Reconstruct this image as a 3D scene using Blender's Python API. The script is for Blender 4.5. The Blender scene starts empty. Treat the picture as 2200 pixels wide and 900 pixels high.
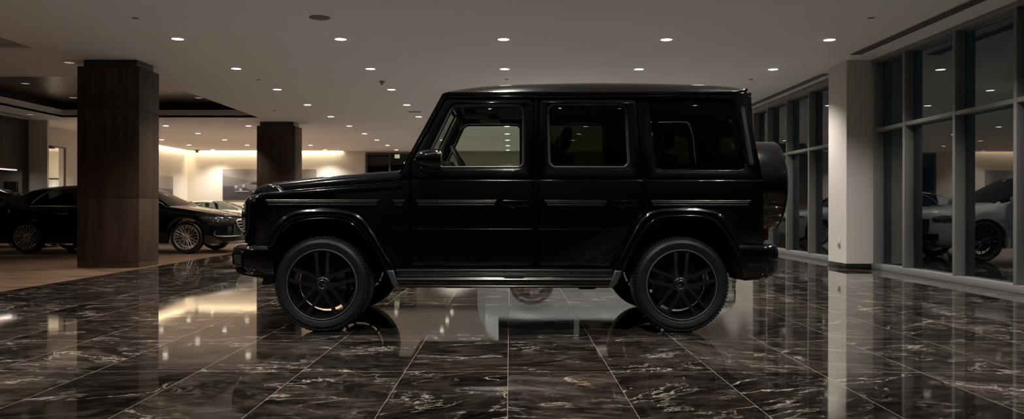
import bpy, bmesh, math, random
from mathutils import Vector, Matrix
random.seed(7)
PI = math.pi
S = bpy.context.scene
COL = S.collection
# photograph geometry: focal length and vanishing point of the 2200x900 frame, camera height
F, CX, HY, EYE = 1715.0, 1096.0, 446.0, 1.007
CEIL = 3.467

# ------------------------------------------------------------------ materials
MATS = {}
def mat(name, col, rough=0.5, metal=0.0, coat=0.0, ior=1.5, spec=None, coat_rough=0.03):
    m = bpy.data.materials.new(name); m.use_nodes = True
    b = m.node_tree.nodes['Principled BSDF']
    b.inputs['Base Color'].default_value = (*col, 1)
    b.inputs['Roughness'].default_value = rough
    b.inputs['Metallic'].default_value = metal
    b.inputs['Coat Weight'].default_value = coat
    b.inputs['Coat Roughness'].default_value = coat_rough
    b.inputs['IOR'].default_value = ior
    if spec is not None: b.inputs['Specular IOR Level'].default_value = spec
    MATS[name] = m
    return m
class NT:
    def __init__(s, m): s.t = m.node_tree; s.n = s.t.nodes
    def add(s, typ, **kw):
        n = s.n.new(typ)
        for k, v in kw.items():
            if k.startswith('i_'): n.inputs[int(k[2:])].default_value = v
            else: setattr(n, k, v)
        return n
    def math(s, op, a, b=None, c=None):
        n = s.n.new('ShaderNodeMath'); n.operation = op
        for i, v in enumerate((a, b, c)):
            if v is None: continue
            if isinstance(v, (int, float)): n.inputs[i].default_value = v
            else: s.t.links.new(v, n.inputs[i])
        return n.outputs[0]
    def link(s, a, b): s.t.links.new(a, b)
    def ramp(s, fac, stops, interp='LINEAR'):
        n = s.n.new('ShaderNodeValToRGB'); n.color_ramp.interpolation = interp
        e = n.color_ramp.elements
        while len(e) < len(stops): e.new(0.5)
        for el, (p, c) in zip(e, stops):
            el.position = p; el.color = (*c, 1) if len(c) == 3 else c
        s.link(fac, n.inputs[0]); return n.outputs[0]
    def mix(s, fac, a, b):
        n = s.n.new('ShaderNodeMix'); n.data_type = 'RGBA'
        for sock, v in ((n.inputs[0], fac), (n.inputs[6], a), (n.inputs[7], b)):
            if isinstance(v, (int, float)): sock.default_value = v
            elif isinstance(v, tuple): sock.default_value = (*v, 1)
            else: s.link(v, sock)
        return n.outputs[2]

def noisy(m, amt=0.12, scale=3.0, stretch=(1, 1, 1)):
    """soft procedural colour variation on a surface"""
    t = NT(m); b = t.n['Principled BSDF']; c = tuple(b.inputs['Base Color'].default_value)[:3]
    tc = t.add('ShaderNodeTexCoord'); mp = t.add('ShaderNodeMapping'); mp.inputs['Scale'].default_value = stretch
    t.link(tc.outputs['Object'], mp.inputs[0])
    nz = t.add('ShaderNodeTexNoise'); nz.inputs['Scale'].default_value = scale; nz.inputs['Detail'].default_value = 4
    t.link(mp.outputs[0], nz.inputs['Vector'])
    o = t.mix(nz.outputs['Fac'], tuple(x*(1-amt) for x in c), tuple(min(1, x*(1+amt)) for x in c))
    t.link(o, b.inputs['Base Color']); return m

def wood(name, c1, c2, rough, stretch, coat=0.0):
    m = mat(name, c1, rough, coat=coat)
    t = NT(m); b = t.n['Principled BSDF']
    tc = t.add('ShaderNodeTexCoord'); mp = t.add('ShaderNodeMapping'); mp.inputs['Scale'].default_value = stretch
    t.link(tc.outputs['Object'], mp.inputs[0])
    nz = t.add('ShaderNodeTexNoise'); nz.inputs['Scale'].default_value = 1.0; nz.inputs['Detail'].default_value = 6
    nz.inputs['Distortion'].default_value = 0.6
    t.link(mp.outputs[0], nz.inputs['Vector'])
    t.link(t.ramp(nz.outputs['Fac'], [(0.3, c1), (0.7, c2)]), b.inputs['Base Color'])
    return m

def emis(name, col, s):
    m = bpy.data.materials.new(name); m.use_nodes = True
    n = m.node_tree.nodes; n.clear()
    e = n.new('ShaderNodeEmission'); e.inputs[0].default_value = (*col, 1); e.inputs[1].default_value = s
    o = n.new('ShaderNodeOutputMaterial'); m.node_tree.links.new(e.outputs[0], o.inputs[0])
    MATS[name] = m; return m

def glass(name, tint, ior, rough=0.0):
    """thin tinted pane: fresnel mirror over a tinted clear body, one reflection per side"""
    m = bpy.data.materials.new(name); m.use_nodes = True
    n = m.node_tree.nodes; n.clear(); t = NT(m)
    tr = t.add('ShaderNodeBsdfTransparent'); tr.inputs[0].default_value = (*tint, 1)
    gl = t.add('ShaderNodeBsdfGlossy'); gl.inputs['Roughness'].default_value = rough
    fr = t.add('ShaderNodeFresnel'); fr.inputs[0].default_value = ior
    ge = t.add('ShaderNodeNewGeometry')
    fac = t.math('MULTIPLY', fr.outputs[0], t.math('SUBTRACT', 1.0, ge.outputs['Backfacing']))
    mx = t.add('ShaderNodeMixShader'); o = t.add('ShaderNodeOutputMaterial')
    t.link(fac, mx.inputs[0]); t.link(tr.outputs[0], mx.inputs[1]); t.link(gl.outputs[0], mx.inputs[2])
    t.link(mx.outputs[0], o.inputs[0]); MATS[name] = m; return m

PAINT = mat('black_paint', (0.0018, 0.0018, 0.0023), 0.15, coat=1.0, spec=0.5, coat_rough=0.02)
BPLAST = mat('black_plastic', (0.006, 0.006, 0.006), 0.45)
LINER = mat('liner_black', (0.003, 0.003, 0.003), 0.9, spec=0.1)
RUBBER = mat('tyre_rubber', (0.0075, 0.0072, 0.0068), 0.48)
SEAL = mat('window_rubber', (0.035, 0.035, 0.038), 0.38)
TRIM = mat('satin_trim', (0.13, 0.128, 0.125), 0.28, 1.0)
CHROME = mat('chrome', (0.6, 0.58, 0.55), 0.1, 1.0)
DSTEEL = mat('dark_steel', (0.09, 0.088, 0.085), 0.35, 1.0)
CAP = mat('sill_cap_metal', (0.16, 0.16, 0.155), 0.32, 0.8)
RIMB = mat('rim_black', (0.008, 0.008, 0.009), 0.3, coat=0.8)
RIML = mat('rim_lip', (0.20, 0.195, 0.185), 0.35, 0.3)
RIMS = mat('rim_silver', (0.62, 0.57, 0.50), 0.42, 0.85)
SCHROME = mat('soft_chrome', (0.75, 0.70, 0.62), 0.3, 0.9)
REDL = mat('red_lamp', (0.020, 0.0004, 0.0015), 0.12, coat=1.0)
LEATHER = mat('black_leather', (0.02, 0.021, 0.022), 0.5)
HEADLN = mat('headliner', (0.018, 0.018, 0.017), 0.85)
CREAMP = mat('cream_paint', (0.55, 0.48, 0.38), 0.3, coat=1.0)
WHITEP = mat('white_paint', (0.23, 0.24, 0.245), 0.3, coat=1.0)
SILVERP = mat('silver_paint', (0.36, 0.37, 0.39), 0.3, 0.6, coat=1.0)
STEP = mat('step_metal', (0.13, 0.128, 0.122), 0.2, 1.0)
LAMPC2 = mat('mirror_lamp', (0.25, 0.22, 0.19), 0.15, 0.9, coat=1.0)
LAMPG = mat('lamp_lens', (0.05, 0.05, 0.055), 0.05, 0.3, coat=1.0)
LAMPC = mat('lamp_reflector', (0.7, 0.7, 0.72), 0.12, 1.0)
WALL = noisy(mat('wall_plaster', (0.64, 0.60, 0.53), 0.75), 0.03, 1.2)
DIMWALL = noisy(mat('wall_dimmed_plaster', (0.33, 0.31, 0.275), 0.8), 0.03, 1.2)  # wall plaster again, dimmer light on these walls put into a darker colour
CEILM = noisy(mat('ceiling_plaster', (0.84, 0.81, 0.77), 0.8), 0.025, 0.7, (1, 2.5, 1))
DWALL = noisy(mat('dark_wall', (0.05, 0.045, 0.04), 0.6), 0.1)
SKIRT = mat('dark_skirting', (0.012, 0.011, 0.010), 0.25, coat=0.5)
FRAME = mat('window_frame_metal', (0.17, 0.17, 0.168), 0.5, 0.1)
SLOT = mat('vent_dark', (0.02, 0.018, 0.016), 0.6)
SLAT = mat('vent_slat', (0.22, 0.2, 0.18), 0.5)
GREYP = mat('grey_panel', (0.16, 0.14, 0.125), 0.5)
SCREEN = mat('black_screen', (0.008, 0.008, 0.008), 0.08, coat=1.0)
SENSOR = mat('sensor_grey', (0.22, 0.2, 0.18), 0.6)
SPKR = noisy(mat('speaker_mesh', (0.16, 0.145, 0.13), 0.7), 0.2, 60)
ASPH = noisy(mat('outside_paving', (0.03, 0.032, 0.035), 0.7), 0.2, 1.5)
PLASTW = mat('socket_plastic', (0.5, 0.47, 0.42), 0.4)
PWOOD = wood('pillar_veneer', (0.030, 0.017, 0.010), (0.062, 0.036, 0.022), 0.48, (9, 9, 0.9))
WWOOD = wood('wall_veneer', (0.036, 0.020, 0.012), (0.070, 0.040, 0.025), 0.5, (5, 5, 0.7))
CWOOD = wood('coffer_veneer', (0.075, 0.045, 0.028), (0.13, 0.08, 0.05), 0.3, (0.8, 5, 5))
GLASSW = glass('window_glass', (0.72, 0.80, 0.80), 2.3)
GLASSF = glass('front_tint_glass', (0.925, 0.97, 0.925), 1.4)
GLASSP = glass('privacy_glass', (0.44, 0.46, 0.40), 1.4)
GLASSC = glass('car_glass', (0.10, 0.105, 0.10), 1.5)
GLASSD = glass('door_glass', (0.5, 0.55, 0.52), 1.5)
LENS = emis('downlight_glow', (1.0, 0.93, 0.80), 9.0)
LENSD = emis('downlight_dim_glow', (1.0, 0.85, 0.68), 0.35)
COVE = emis('cove_strip', (1.0, 0.85, 0.6), 2.0)
NICHE = emis('niche_strip', (1.0, 0.88, 0.80), 0.9)
SIGNL = emis('lit_sign', (1.0, 0.93, 0.60), 1.6)
GREENL = emis('green_led', (0.1, 1.0, 0.5), 1.5)

def marble():
    m = mat('marble', (0.03, 0.026, 0.022), 0.06, ior=1.55)
    t = NT(m); b = t.n['Principled BSDF']
    tc = t.add('ShaderNodeTexCoord'); sp = t.add('ShaderNodeSeparateXYZ'); t.link(tc.outputs['Object'], sp.inputs[0])
    TX, TY = 0.633, 1.14
    u = t.math('DIVIDE', t.math('ADD', sp.outputs[0], 0.012+TX*40), TX)
    v = t.math('DIVIDE', t.math('ADD', sp.outputs[1], -4.90+TY*20), TY)
    iu, iv = t.math('FLOOR', u), t.math('FLOOR', v)
    fu, fv = t.math('FRACT', u), t.math('FRACT', v)
    cb = t.add('ShaderNodeCombineXYZ'); t.link(iu, cb.inputs[0]); t.link(iv, cb.inputs[1])
    wn = t.add('ShaderNodeTexWhiteNoise', noise_dimensions='3D'); t.link(cb.outputs[0], wn.inputs[0])
    # per-tile offset of the vein field
    off = t.add('ShaderNodeVectorMath', operation='SCALE'); off.inputs['Scale'].default_value = 37.0
    t.link(wn.outputs['Color'], off.inputs[0])
    ad = t.add('ShaderNodeVectorMath', operation='ADD'); t.link(tc.outputs['Object'], ad.inputs[0]); t.link(off.outputs[0], ad.inputs[1])
    rot = t.add('ShaderNodeVectorRotate', rotation_type='Z_AXIS')
    t.link(ad.outputs[0], rot.inputs['Vector'])
    t.link(t.math('MULTIPLY_ADD', wn.outputs['Value'], 1.3, -0.65), rot.inputs['Angle'])
    def field(sx, sy, detail, dist, rough=0.6):
        mp = t.add('ShaderNodeMapping'); mp.inputs['Scale'].default_value = (sx, sy, 1); t.link(rot.outputs[0], mp.inputs[0])
        nz = t.add('ShaderNodeTexNoise'); nz.inputs['Scale'].default_value = 1; nz.inputs['Detail'].default_value = detail
        nz.inputs['Roughness'].default_value = rough
        nz.inputs['Distortion'].default_value = dist; t.link(mp.outputs[0], nz.inputs['Vector']); return nz.outputs['Fac']
    cloud = field(1.7, 3.1, 9, 1.3, 0.64)
    patch = field(3.6, 8.5, 7, 1.2, 0.70)
    n1, n2, n3 = field(0.75, 1.7, 7, 0.5, 0.62), field(1.7, 3.4, 7, 0.6, 0.64), field(4.0, 6.5, 5, 0.9)
    def gate(sx, sy, a, b): return t.ramp(field(sx, sy, 2, 0.3), [(a, (0, 0, 0)), (b, (1, 1, 1))])
    def ridge(n, w):
        d = t.math('ABSOLUTE', t.math('SUBTRACT', n, 0.5))
        return t.ramp(d, [(0.0, (1, 1, 1)), (w*0.3, (0.35, 0.35, 0.35)), (w, (0, 0, 0))])
    v1 = t.math('MULTIPLY', t.math('MULTIPLY', ridge(n1, 0.009), gate(2.2, 2.6, 0.42, 0.60)), 0.9)
    v2 = t.math('MULTIPLY', t.math('MULTIPLY', ridge(n2, 0.016), gate(1.9, 2.4, 0.53, 0.66)), 0.75)
    v3 = t.math('MULTIPLY', t.math('MULTIPLY', ridge(n3, 0.030), gate(1.5, 1.8, 0.60, 0.70)), 0.55)
    base = t.ramp(cloud, [(0.30, (0.0026, 0.0028, 0.0026)), (0.45, (0.0080, 0.0066, 0.0056)), (0.56, (0.020, 0.0150, 0.0120)), (0.70, (0.045, 0.034, 0.027))])
    base = t.mix(t.math('MULTIPLY', t.ramp(patch, [(0.50, (0, 0, 0)), (0.70, (1, 1, 1))]), 0.55), base, (0.085, 0.070, 0.058))
    tone = t.math('MULTIPLY_ADD', wn.outputs['Value'], 1.0, 0.45)
    mt = t.add('ShaderNodeVectorMath', operation='SCALE'); t.link(base, mt.inputs[0]); t.link(tone, mt.inputs['Scale'])
    col = t.mix(v3, mt.outputs[0], (0.20, 0.17, 0.14))
    col = t.mix(v2, col, (0.26, 0.22, 0.18))
    col = t.mix(v1, col, (0.44, 0.39, 0.33))
    gu = t.math('MINIMUM', fu, t.math('SUBTRACT', 1.0, fu)); gv = t.math('MINIMUM', fv, t.math('SUBTRACT', 1.0, fv))
    g = t.math('MAXIMUM', t.math('LESS_THAN', gu, 0.0013/TX), t.math('LESS_THAN', gv, 0.0013/TY))
    col = t.mix(g, col, (0.21, 0.18, 0.15))
    t.link(col, b.inputs['Base Color'])
    t.link(t.math('MULTIPLY_ADD', g, 0.4, 0.035), b.inputs['Roughness'])
    # polish differs slightly from tile to tile
    bp = t.add('ShaderNodeBump'); bp.inputs['Strength'].default_value = 0.02; bp.inputs['Distance'].default_value = 0.01
    t.link(cloud, bp.inputs['Height']); t.link(bp.outputs[0], b.inputs['Normal'])
    return m
MARBLE = marble()

def plank():
    m = mat('wood_floor', (0.1, 0.05, 0.03), 0.33)
    t = NT(m); b = t.n['Principled BSDF']
    tc = t.add('ShaderNodeTexCoord'); sp = t.add('ShaderNodeSeparateXYZ'); t.link(tc.outputs['Object'], sp.inputs[0])
    v = t.math('DIVIDE', t.math('ADD', sp.outputs[1], 40), 0.19)
    row = t.math('FLOOR', v)
    u = t.math('DIVIDE', t.math('ADD', t.math('MULTIPLY_ADD', row, 0.77, 60), sp.outputs[0]), 1.9)
    cb = t.add('ShaderNodeCombineXYZ'); t.link(row, cb.inputs[0]); t.link(t.math('FLOOR', u), cb.inputs[1])
    wn = t.add('ShaderNodeTexWhiteNoise', noise_dimensions='3D'); t.link(cb.outputs[0], wn.inputs[0])
    mp = t.add('ShaderNodeMapping'); mp.inputs['Scale'].default_value = (0.8, 12, 1); t.link(tc.outputs['Object'], mp.inputs[0])
    nz = t.add('ShaderNodeTexNoise'); nz.inputs['Scale'].default_value = 1.5; nz.inputs['Detail'].default_value = 5
    t.link(mp.outputs[0], nz.inputs['Vector'])
    f = t.math('ADD', t.math('MULTIPLY', wn.outputs['Value'], 0.55), t.math('MULTIPLY', nz.outputs['Fac'], 0.45))
    c = t.ramp(f, [(0.2, (0.085, 0.046, 0.026)), (0.8, (0.17, 0.100, 0.060))])
    fv = t.math('FRACT', v); gv = t.math('LESS_THAN', t.math('MINIMUM', fv, t.math('SUBTRACT', 1.0, fv)), 0.008)
    t.link(t.mix(gv, c, (0.03, 0.016, 0.01)), b.inputs['Base Color'])
    return m
PLANK = plank()

# ------------------------------------------------------------------ mesh helpers
def area2(p): return sum(p[i][0]*p[(i+1) % len(p)][1]-p[(i+1) % len(p)][0]*p[i][1] for i in range(len(p)))/2

def plate(loops, depth, bev, res=1):
    """flat plate with holes and rounded edges; local (u, v, w), w in +-depth/2"""
    cu = bpy.data.curves.new('tmp', 'CURVE'); cu.dimensions = '2D'; cu.fill_mode = 'BOTH'
    for i, l in enumerate(loops):
        l = list(l)
        if (area2(l) > 0) != (i == 0): l.reverse()
        s = cu.splines.new('POLY'); s.points.add(len(l)-1)
        for p, q in zip(s.points, l): p.co = (q[0], q[1], 0, 1)
        s.use_cyclic_u = True
    bev = min(bev, depth/2-1e-4)
    cu.extrude = depth/2-bev; cu.bevel_depth = bev; cu.bevel_resolution = res; cu.offset = -bev
    o = bpy.data.objects.new('tmp', cu); COL.objects.link(o)
    me = bpy.data.meshes.new_from_object(o.evaluated_get(bpy.context.evaluated_depsgraph_get()))
    bpy.data.objects.remove(o); bpy.data.curves.remove(cu)
    bm = bmesh.new(); bm.from_mesh(me); bpy.data.meshes.remove(me)
    bmesh.ops.remove_doubles(bm, verts=bm.verts, dist=1e-5)
    return bm

def rpoly(pts, n=5):
    """polygon with rounded corners; pts = (x, y[, r])"""
    out = []; N = len(pts)
    for i, p in enumerate(pts):
        r = p[2] if len(p) > 2 else 0
        if r <= 0: out.append((p[0], p[1])); continue
        a, b, c = Vector(pts[i-1][:2]), Vector(p[:2]), Vector(pts[(i+1) % N][:2])
        d1, d2 = (a-b).normalized(), (c-b).normalized()
        ang = d1.angle(d2)
        if ang > 3.1: out.append((b.x, b.y)); continue
        d = min(r/math.tan(ang/2), (a-b).length*0.49, (c-b).length*0.49); r2 = d*math.tan(ang/2)
        ctr = b+(d1+d2).normalized()*(r2/math.sin(ang/2))
        p1, p2 = b+d1*d, b+d2*d
        a1 = math.atan2(p1.y-ctr.y, p1.x-ctr.x); a2 = math.atan2(p2.y-ctr.y, p2.x-ctr.x)
        da = (a2-a1+PI) % (2*PI)-PI
        for k in range(n+1):
            t = a1+da*k/n; out.append((ctr.x+r2*math.cos(t), ctr.y+r2*math.sin(t)))
    return out

def inset(poly, d):
    s = 1 if area2(poly) > 0 else -1; out = []; N = len(poly)
    for i in range(N):
        a, b, c = Vector(poly[i-1]), Vector(poly[i]), Vector(poly[(i+1) % N])
        e1, e2 = (b-a), (c-b)
        if e1.length < 1e-9 or e2.length < 1e-9: e1 = e2 = (c-a)
        e1.normalize(); e2.normalize()
        n1, n2 = Vector((-e1.y, e1.x)), Vector((-e2.y, e2.x)); n = n1+n2
        if n.length < 1e-6: n = n1
        n.normalize(); k = d/max(0.5, n.dot(n1))
        out.append(tuple(b+n*k*s))
    return out

def xf(bm, fn):
    for v in bm.verts: v.co = Vector(fn(*v.co))
    return bm
def join(*bms):
    out = bmesh.new()
    for b in bms:
        me = bpy.data.meshes.new('t'); b.to_mesh(me); out.from_mesh(me); bpy.data.meshes.remove(me); b.free()
    return out
def box(x0, x1, y0, y1, z0, z1, bev=0.0):
    bm = bmesh.new(); bmesh.ops.create_cube(bm, size=1)
    for v in bm.verts: v.co = Vector(((x0+x1)/2+v.co.x*(x1-x0), (y0+y1)/2+v.co.y*(y1-y0), (z0+z1)/2+v.co.z*(z1-z0)))
    if bev > 0: bmesh.ops.bevel(bm, geom=bm.edges[:], offset=bev, segments=2, affect='EDGES', profile=0.5)
    return bm
def tube(pts, r, n=8, closed=False, cap=True):
    bm = bmesh.new(); P = [Vector(p) for p in pts]; N = len(P); rings = []
    rad = r if isinstance(r, (list, tuple)) else [r]*N
    up = None
    for i in range(N):
        a = P[i-1] if (i > 0 or closed) else P[i]; b = P[(i+1) % N] if (i < N-1 or closed) else P[i]
        d = (b-a).normalized()
        if up is None:
            up = Vector((0, 0, 1)) if abs(d.z) < 0.9 else Vector((0, 1, 0))
        x = d.cross(up).normalized(); y = x.cross(d).normalized(); up = y
        rings.append([bm.verts.new(P[i]+(x*math.cos(2*PI*k/n)+y*math.sin(2*PI*k/n))*rad[i]) for k in range(n)])
    M = N if closed else N-1
    for i in range(M):
        A, B = rings[i], rings[(i+1) % N]
        for k in range(n): bm.faces.new((A[k], A[(k+1) % n], B[(k+1) % n], B[k]))
    if cap and not closed: bm.faces.new(rings[0]); bm.faces.new(rings[-1][::-1])
    bmesh.ops.recalc_face_normals(bm, faces=bm.faces); return bm
def lathe(prof, n=64, axis='Y', closed=False):
    """prof: (r, h) list revolved about an axis through the origin"""
    bm = bmesh.new(); rings = []
    for r, h in prof:
        ring = []
        for k in range(n):
            a = 2*PI*k/n; c, s = r*math.cos(a), r*math.sin(a)
            ring.append(bm.verts.new((c, h, s) if axis == 'Y' else ((c, s, h) if axis == 'Z' else (h, c, s))))
        rings.append(ring)
    M = len(prof) if closed else len(prof)-1
    for i in range(M):
        A, B = rings[i], rings[(i+1) % len(prof)]
        for k in range(n): bm.faces.new((A[k], A[(k+1) % n], B[(k+1) % n], B[k]))
    if not closed:
        for ring, (r, h) in ((rings[0], prof[0]), (rings[-1], prof[-1])):
            if r < 1e-6: bmesh.ops.remove_doubles(bm, verts=ring, dist=1e-5)
    bmesh.ops.recalc_face_normals(bm, faces=bm.faces); return bm
def disc(r, h, n=32, t=0.01, bev=0.0): return lathe([(0, h), (r-bev, h), (r, h+bev), (r, h+t), (0, h+t)], n, 'Z')
def loft(rings, closed_ring=True, caps=True):
    bm = bmesh.new(); R = [[bm.verts.new(p) for p in r] for r in rings]; n = len(R[0])
    for A, B in zip(R, R[1:]):
        for k in range(n if closed_ring else n-1):
            bm.faces.new((A[k], A[(k+1) % n], B[(k+1) % n], B[k]))
    if caps and closed_ring: bm.faces.new(R[0][::-1]); bm.faces.new(R[-1])
    bmesh.ops.recalc_face_normals(bm, faces=bm.faces); return bm
def flip_y(bm, yc):
    for v in bm.verts: v.co.y = 2*yc-v.co.y
    bmesh.ops.reverse_faces(bm, faces=bm.faces); return bm

def wloc(p):
    v = Vector((0, 0, 0))
    while p: v += p.location; p = p.parent
    return v
def obj(name, bm, m, parent=None, smooth=30, world=True, loc=None):
    """one mesh object; vertices given in world space are moved into the parent's space"""
    me = bpy.data.meshes.new(name)
    if parent is not None and world:
        off = wloc(parent)
        for v in bm.verts: v.co -= off
    bm.normal_update()
    bm.to_mesh(me); bm.free()
    for mm in (m if isinstance(m, (list, tuple)) else [m]): me.materials.append(mm)
    if smooth:
        for p in me.polygons: p.use_smooth = True
        me.set_sharp_from_angle(angle=math.radians(smooth))
    o = bpy.data.objects.new(name, me); COL.objects.link(o)
    if parent is not None: o.parent = parent
    if loc is not None: o.location = loc
    return o
def tag(o, label=None, cat=None, group=None, kind=None):
    if label: o['label'] = label
    if cat: o['category'] = cat
    if group: o['group'] = group
    if kind: o['kind'] = kind
    return o
def empty(name, loc, label, cat, group=None):
    o = bpy.data.objects.new(name, None); o.empty_display_size = 0.2; COL.objects.link(o); o.location = loc
    return tag(o, label, cat, group)
def struct(name, bm, m, parent=None, smooth=30): return tag(obj(name, bm, m, parent, smooth), kind='structure' if parent is None else None)
def light(typ, name, loc, energy, col, parent=None, **kw):
    d = bpy.data.lights.new(name, typ); d.energy = energy; d.color = col
    rot = kw.pop('rot', None)
    for k, v in kw.items(): setattr(d, k, v)
    o = bpy.data.objects.new(name, d); COL.objects.link(o)
    if parent is not None: o.parent = parent
    o.location = loc
    if rot: o.rotation_euler = rot
    return o
def interp(tab, x):
    if x <= tab[0][0]: return tab[0][1]
    for (a, va), (b, vb) in zip(tab, tab[1:]):
        if x <= b: return va+(vb-va)*(x-a)/(b-a)
    return tab[-1][1]
def smoothstep(a, b, x):
    t = max(0, min(1, (x-a)/(b-a))); return t*t*(3-2*t)
# ------------------------------------------------------------------ the room
ZB0, ZB1 = -3.0, 34.9          # wall behind the camera, back wall
XL, XR = -14.1, 6.0
EDGE = -6.03                   # marble / wood floor boundary
struct('floor', box(EDGE, XR+0.3, ZB0, ZB1+2, -0.05, 0.0), MARBLE)
struct('floor', box(-18, EDGE-0.004, ZB0, ZB1+2, -0.05, 0.0), PLANK)
struct('trim_1', box(EDGE-0.006, EDGE, ZB0, ZB1, -0.04, 0.0012), DSTEEL)

C1 = (-12.3, -7.4, 5.0, 12.37)
C2 = (-12.3, -6.9, 15.07, 21.9)
def rect(x0, x1, y0, y1): return [(x0, y0), (x1, y0), (x1, y1), (x0, y1)]
outline = [(-14.4, ZB0-0.2), (6.4, ZB0-0.2), (6.4, ZB1+0.2), (-7.3, ZB1+0.2), (-7.3, ZB1-0.16), (-13.94, ZB1-0.16), (-13.94, 26.6), (-14.4, 26.6)]
bm = plate([outline, rect(*C1), rect(*C2)], 0.06, 0.002)
struct('ceiling', xf(bm, lambda x, y, z: (x, y, CEIL+0.03+z)), CEILM)
def ring_box(c, h0, h1, t=0.05):
    x0, x1, y0, y1 = c
    return join(box(x0-t, x0, y0-t, y1+t, h0, h1), box(x1, x1+t, y0-t, y1+t, h0, h1), box(x0, x1, y0-t, y0, h0, h1), box(x0, x1, y1, y1+t, h0, h1))
def grow(c, g): return (c[0]-g, c[1]+g, c[2]-g, c[3]+g)
# coffer 1: shallow plaster recess, its shade put into a darker colour.  coffer 2: plaster lip, dark shadow gap, veneered top
struct('ceiling', box(C1[0]-0.05, C1[1]+0.05, C1[2]-0.05, C1[3]+0.05, CEIL+0.061, CEIL+0.1), noisy(mat('shaded_recess_plaster', (0.42, 0.39, 0.35), 0.8), 0.03))
struct('ceiling', ring_box(C2, CEIL+0.001, CEIL+0.21), CEILM)
G2 = grow(C2, 0.34)
struct('trim_2', join(ring_box(G2, CEIL+0.20, CEIL+0.42), *[box(*b, CEIL+0.20, CEIL+0.208) for b in
       ((G2[0], C2[0]-0.05, G2[2], G2[3]), (C2[1]+0.05, G2[1], G2[2], G2[3]), (C2[0], C2[1], G2[2], C2[2]-0.05), (C2[0], C2[1], C2[3]+0.05, G2[3]))]), mat('shadow_gap', (0.10, 0.085, 0.075), 0.7))
struct('ceiling', box(G2[0]-0.05, G2[1]+0.05, G2[2]-0.05, G2[3]+0.05, CEIL+0.42, CEIL+0.46), CWOOD)
# upper closure of the cove slots
struct('ceiling', join(box(-14.4, -7.3, ZB1-0.4, ZB1+0.2, CEIL+0.30, CEIL+0.34), box(-14.4, -7.3, ZB1-0.20, ZB1-0.16, CEIL+0.06, CEIL+0.3),
       box(-14.4, -13.7, 26.5, ZB1-0.1, CEIL+0.30, CEIL+0.34), box(-13.94, -13.9, 26.5, ZB1-0.16, CEIL+0.06, CEIL+0.3),
       box(-7.3, -7.26, ZB1-0.2, ZB1, CEIL+0.06, CEIL+0.3)), CEILM)

# back wall with a dark glazed opening
OX0, OX1 = -6.33, -4.1
struct('wall_back', join(box(-14.3, OX0, ZB1, ZB1+0.2, 0, CEIL+0.34), box(OX0, OX1, ZB1, ZB1+0.2, 3.41, CEIL)), WALL)
struct('wall_back', box(OX1, 6.3, ZB1, ZB1+0.2, 0, CEIL), DIMWALL)
struct('wall_back', join(box(OX0-1.2, OX1+1.2, 39.0, 39.1, 0, 3.5), box(OX0-1.3, OX0-1.2, 35.1, 39.1, 0, 3.5), box(OX1+1.2, OX1+1.3, 35.1, 39.1, 0, 3.5), box(OX0-1.3, OX1+1.3, 35.1, 39.1, 3.47, 3.52)), DWALL)
dr = struct('door_1', join(box(OX0, OX0+0.09, 34.86, 34.98, 0, 3.41), box(OX1-0.09, OX1, 34.86, 34.98, 0, 3.41), box(OX0+0.09, OX1-0.09, 34.86, 34.98, 3.33, 3.41),
            box(-5.30, -5.25, 34.88, 34.96, 0, 3.33), box(OX0+0.09, OX1-0.09, 34.88, 34.96, 0, 0.10)), mat('door_frame_metal', (0.06, 0.065, 0.065), 0.4, 0.3))
obj('pane', box(OX0+0.09, -5.30, 34.915, 34.925, 0.10, 3.33), GLASSD, dr); obj('pane', box(-5.25, OX1-0.09, 34.915, 34.925, 0.10, 3.33), GLASSD, dr)

# left wall: lit doorway, plaster wall, projecting pier, veneered wall with a display niche
DZ0, DZ1, DH = 24.30, 25.28, 2.86
struct('wall_left', join(box(XL-0.2, XL, 22.62, DZ0, 0, CEIL+0.05), box(XL-0.2, XL, DZ1, ZB1+0.2, 0, CEIL+0.34), box(-14.4, -13.9, 26.5, 26.59, CEIL+0.05, CEIL+0.34), box(XL-0.2, XL, DZ0, DZ1, DH, CEIL+0.05)), WALL)
struct('wall_left', box(-14.1, -13.12, 22.62, 22.70, 0, CEIL), WALL)
WX = -13.65
NZ0, NZ1, NH = 15.0, 22.35, 2.05
struct('wall_left', join(box(WX-0.65, WX, ZB0, NZ0, 0, CEIL), box(WX-0.65, WX, NZ1, 22.62, 0, CEIL), box(WX-0.65, WX, NZ0, NZ1, NH, CEIL)), WWOOD)
struct('trim_3', join(*[box(WX-0.001, WX+0.004, z, z+0.012, NH, CEIL) for z in (16.6, 18.2, 19.8, 21.4)], box(WX-0.001, WX+0.004, NZ0, 22.6, 2.92, 2.932)), SLOT)
struct('wall_left', join(box(WX-1.65, WX-1.6, NZ0, NZ1, 0, NH), box(WX-1.6, WX-0.01, NZ1-0.02, NZ1-0.001, 0, NH), box(WX-1.6, WX-0.01, NZ0, NZ0+0.02, 0, NH), box(WX-1.6, WX-0.65, NZ0, NZ1, NH, NH+0.05)), GREYP)
ns = tag(obj('light_strip', box(WX-0.12, WX-0.03, 15.3, 22.15, NH-0.035, NH-0.002), NICHE), 'thin white light strip under the dark wood panel at the far left', 'light strip')
light('AREA', 'niche_light', (WX-0.08, 18.7, NH-0.05), 16, (1, 0.86, 0.74), shape='RECTANGLE', size=0.08, size_y=6.6)
sc = tag(obj('display_screen', box(-14.14, -13.76, NZ1-0.07, NZ1-0.021, 1.15, 1.72, 0.008), BPLAST), 'black display screen in the niche under the light strip', 'screen')
obj('screen_glass', box(-14.12, -13.78, NZ1-0.078, NZ1-0.071, 1.17, 1.70), SCREEN, sc)
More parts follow.
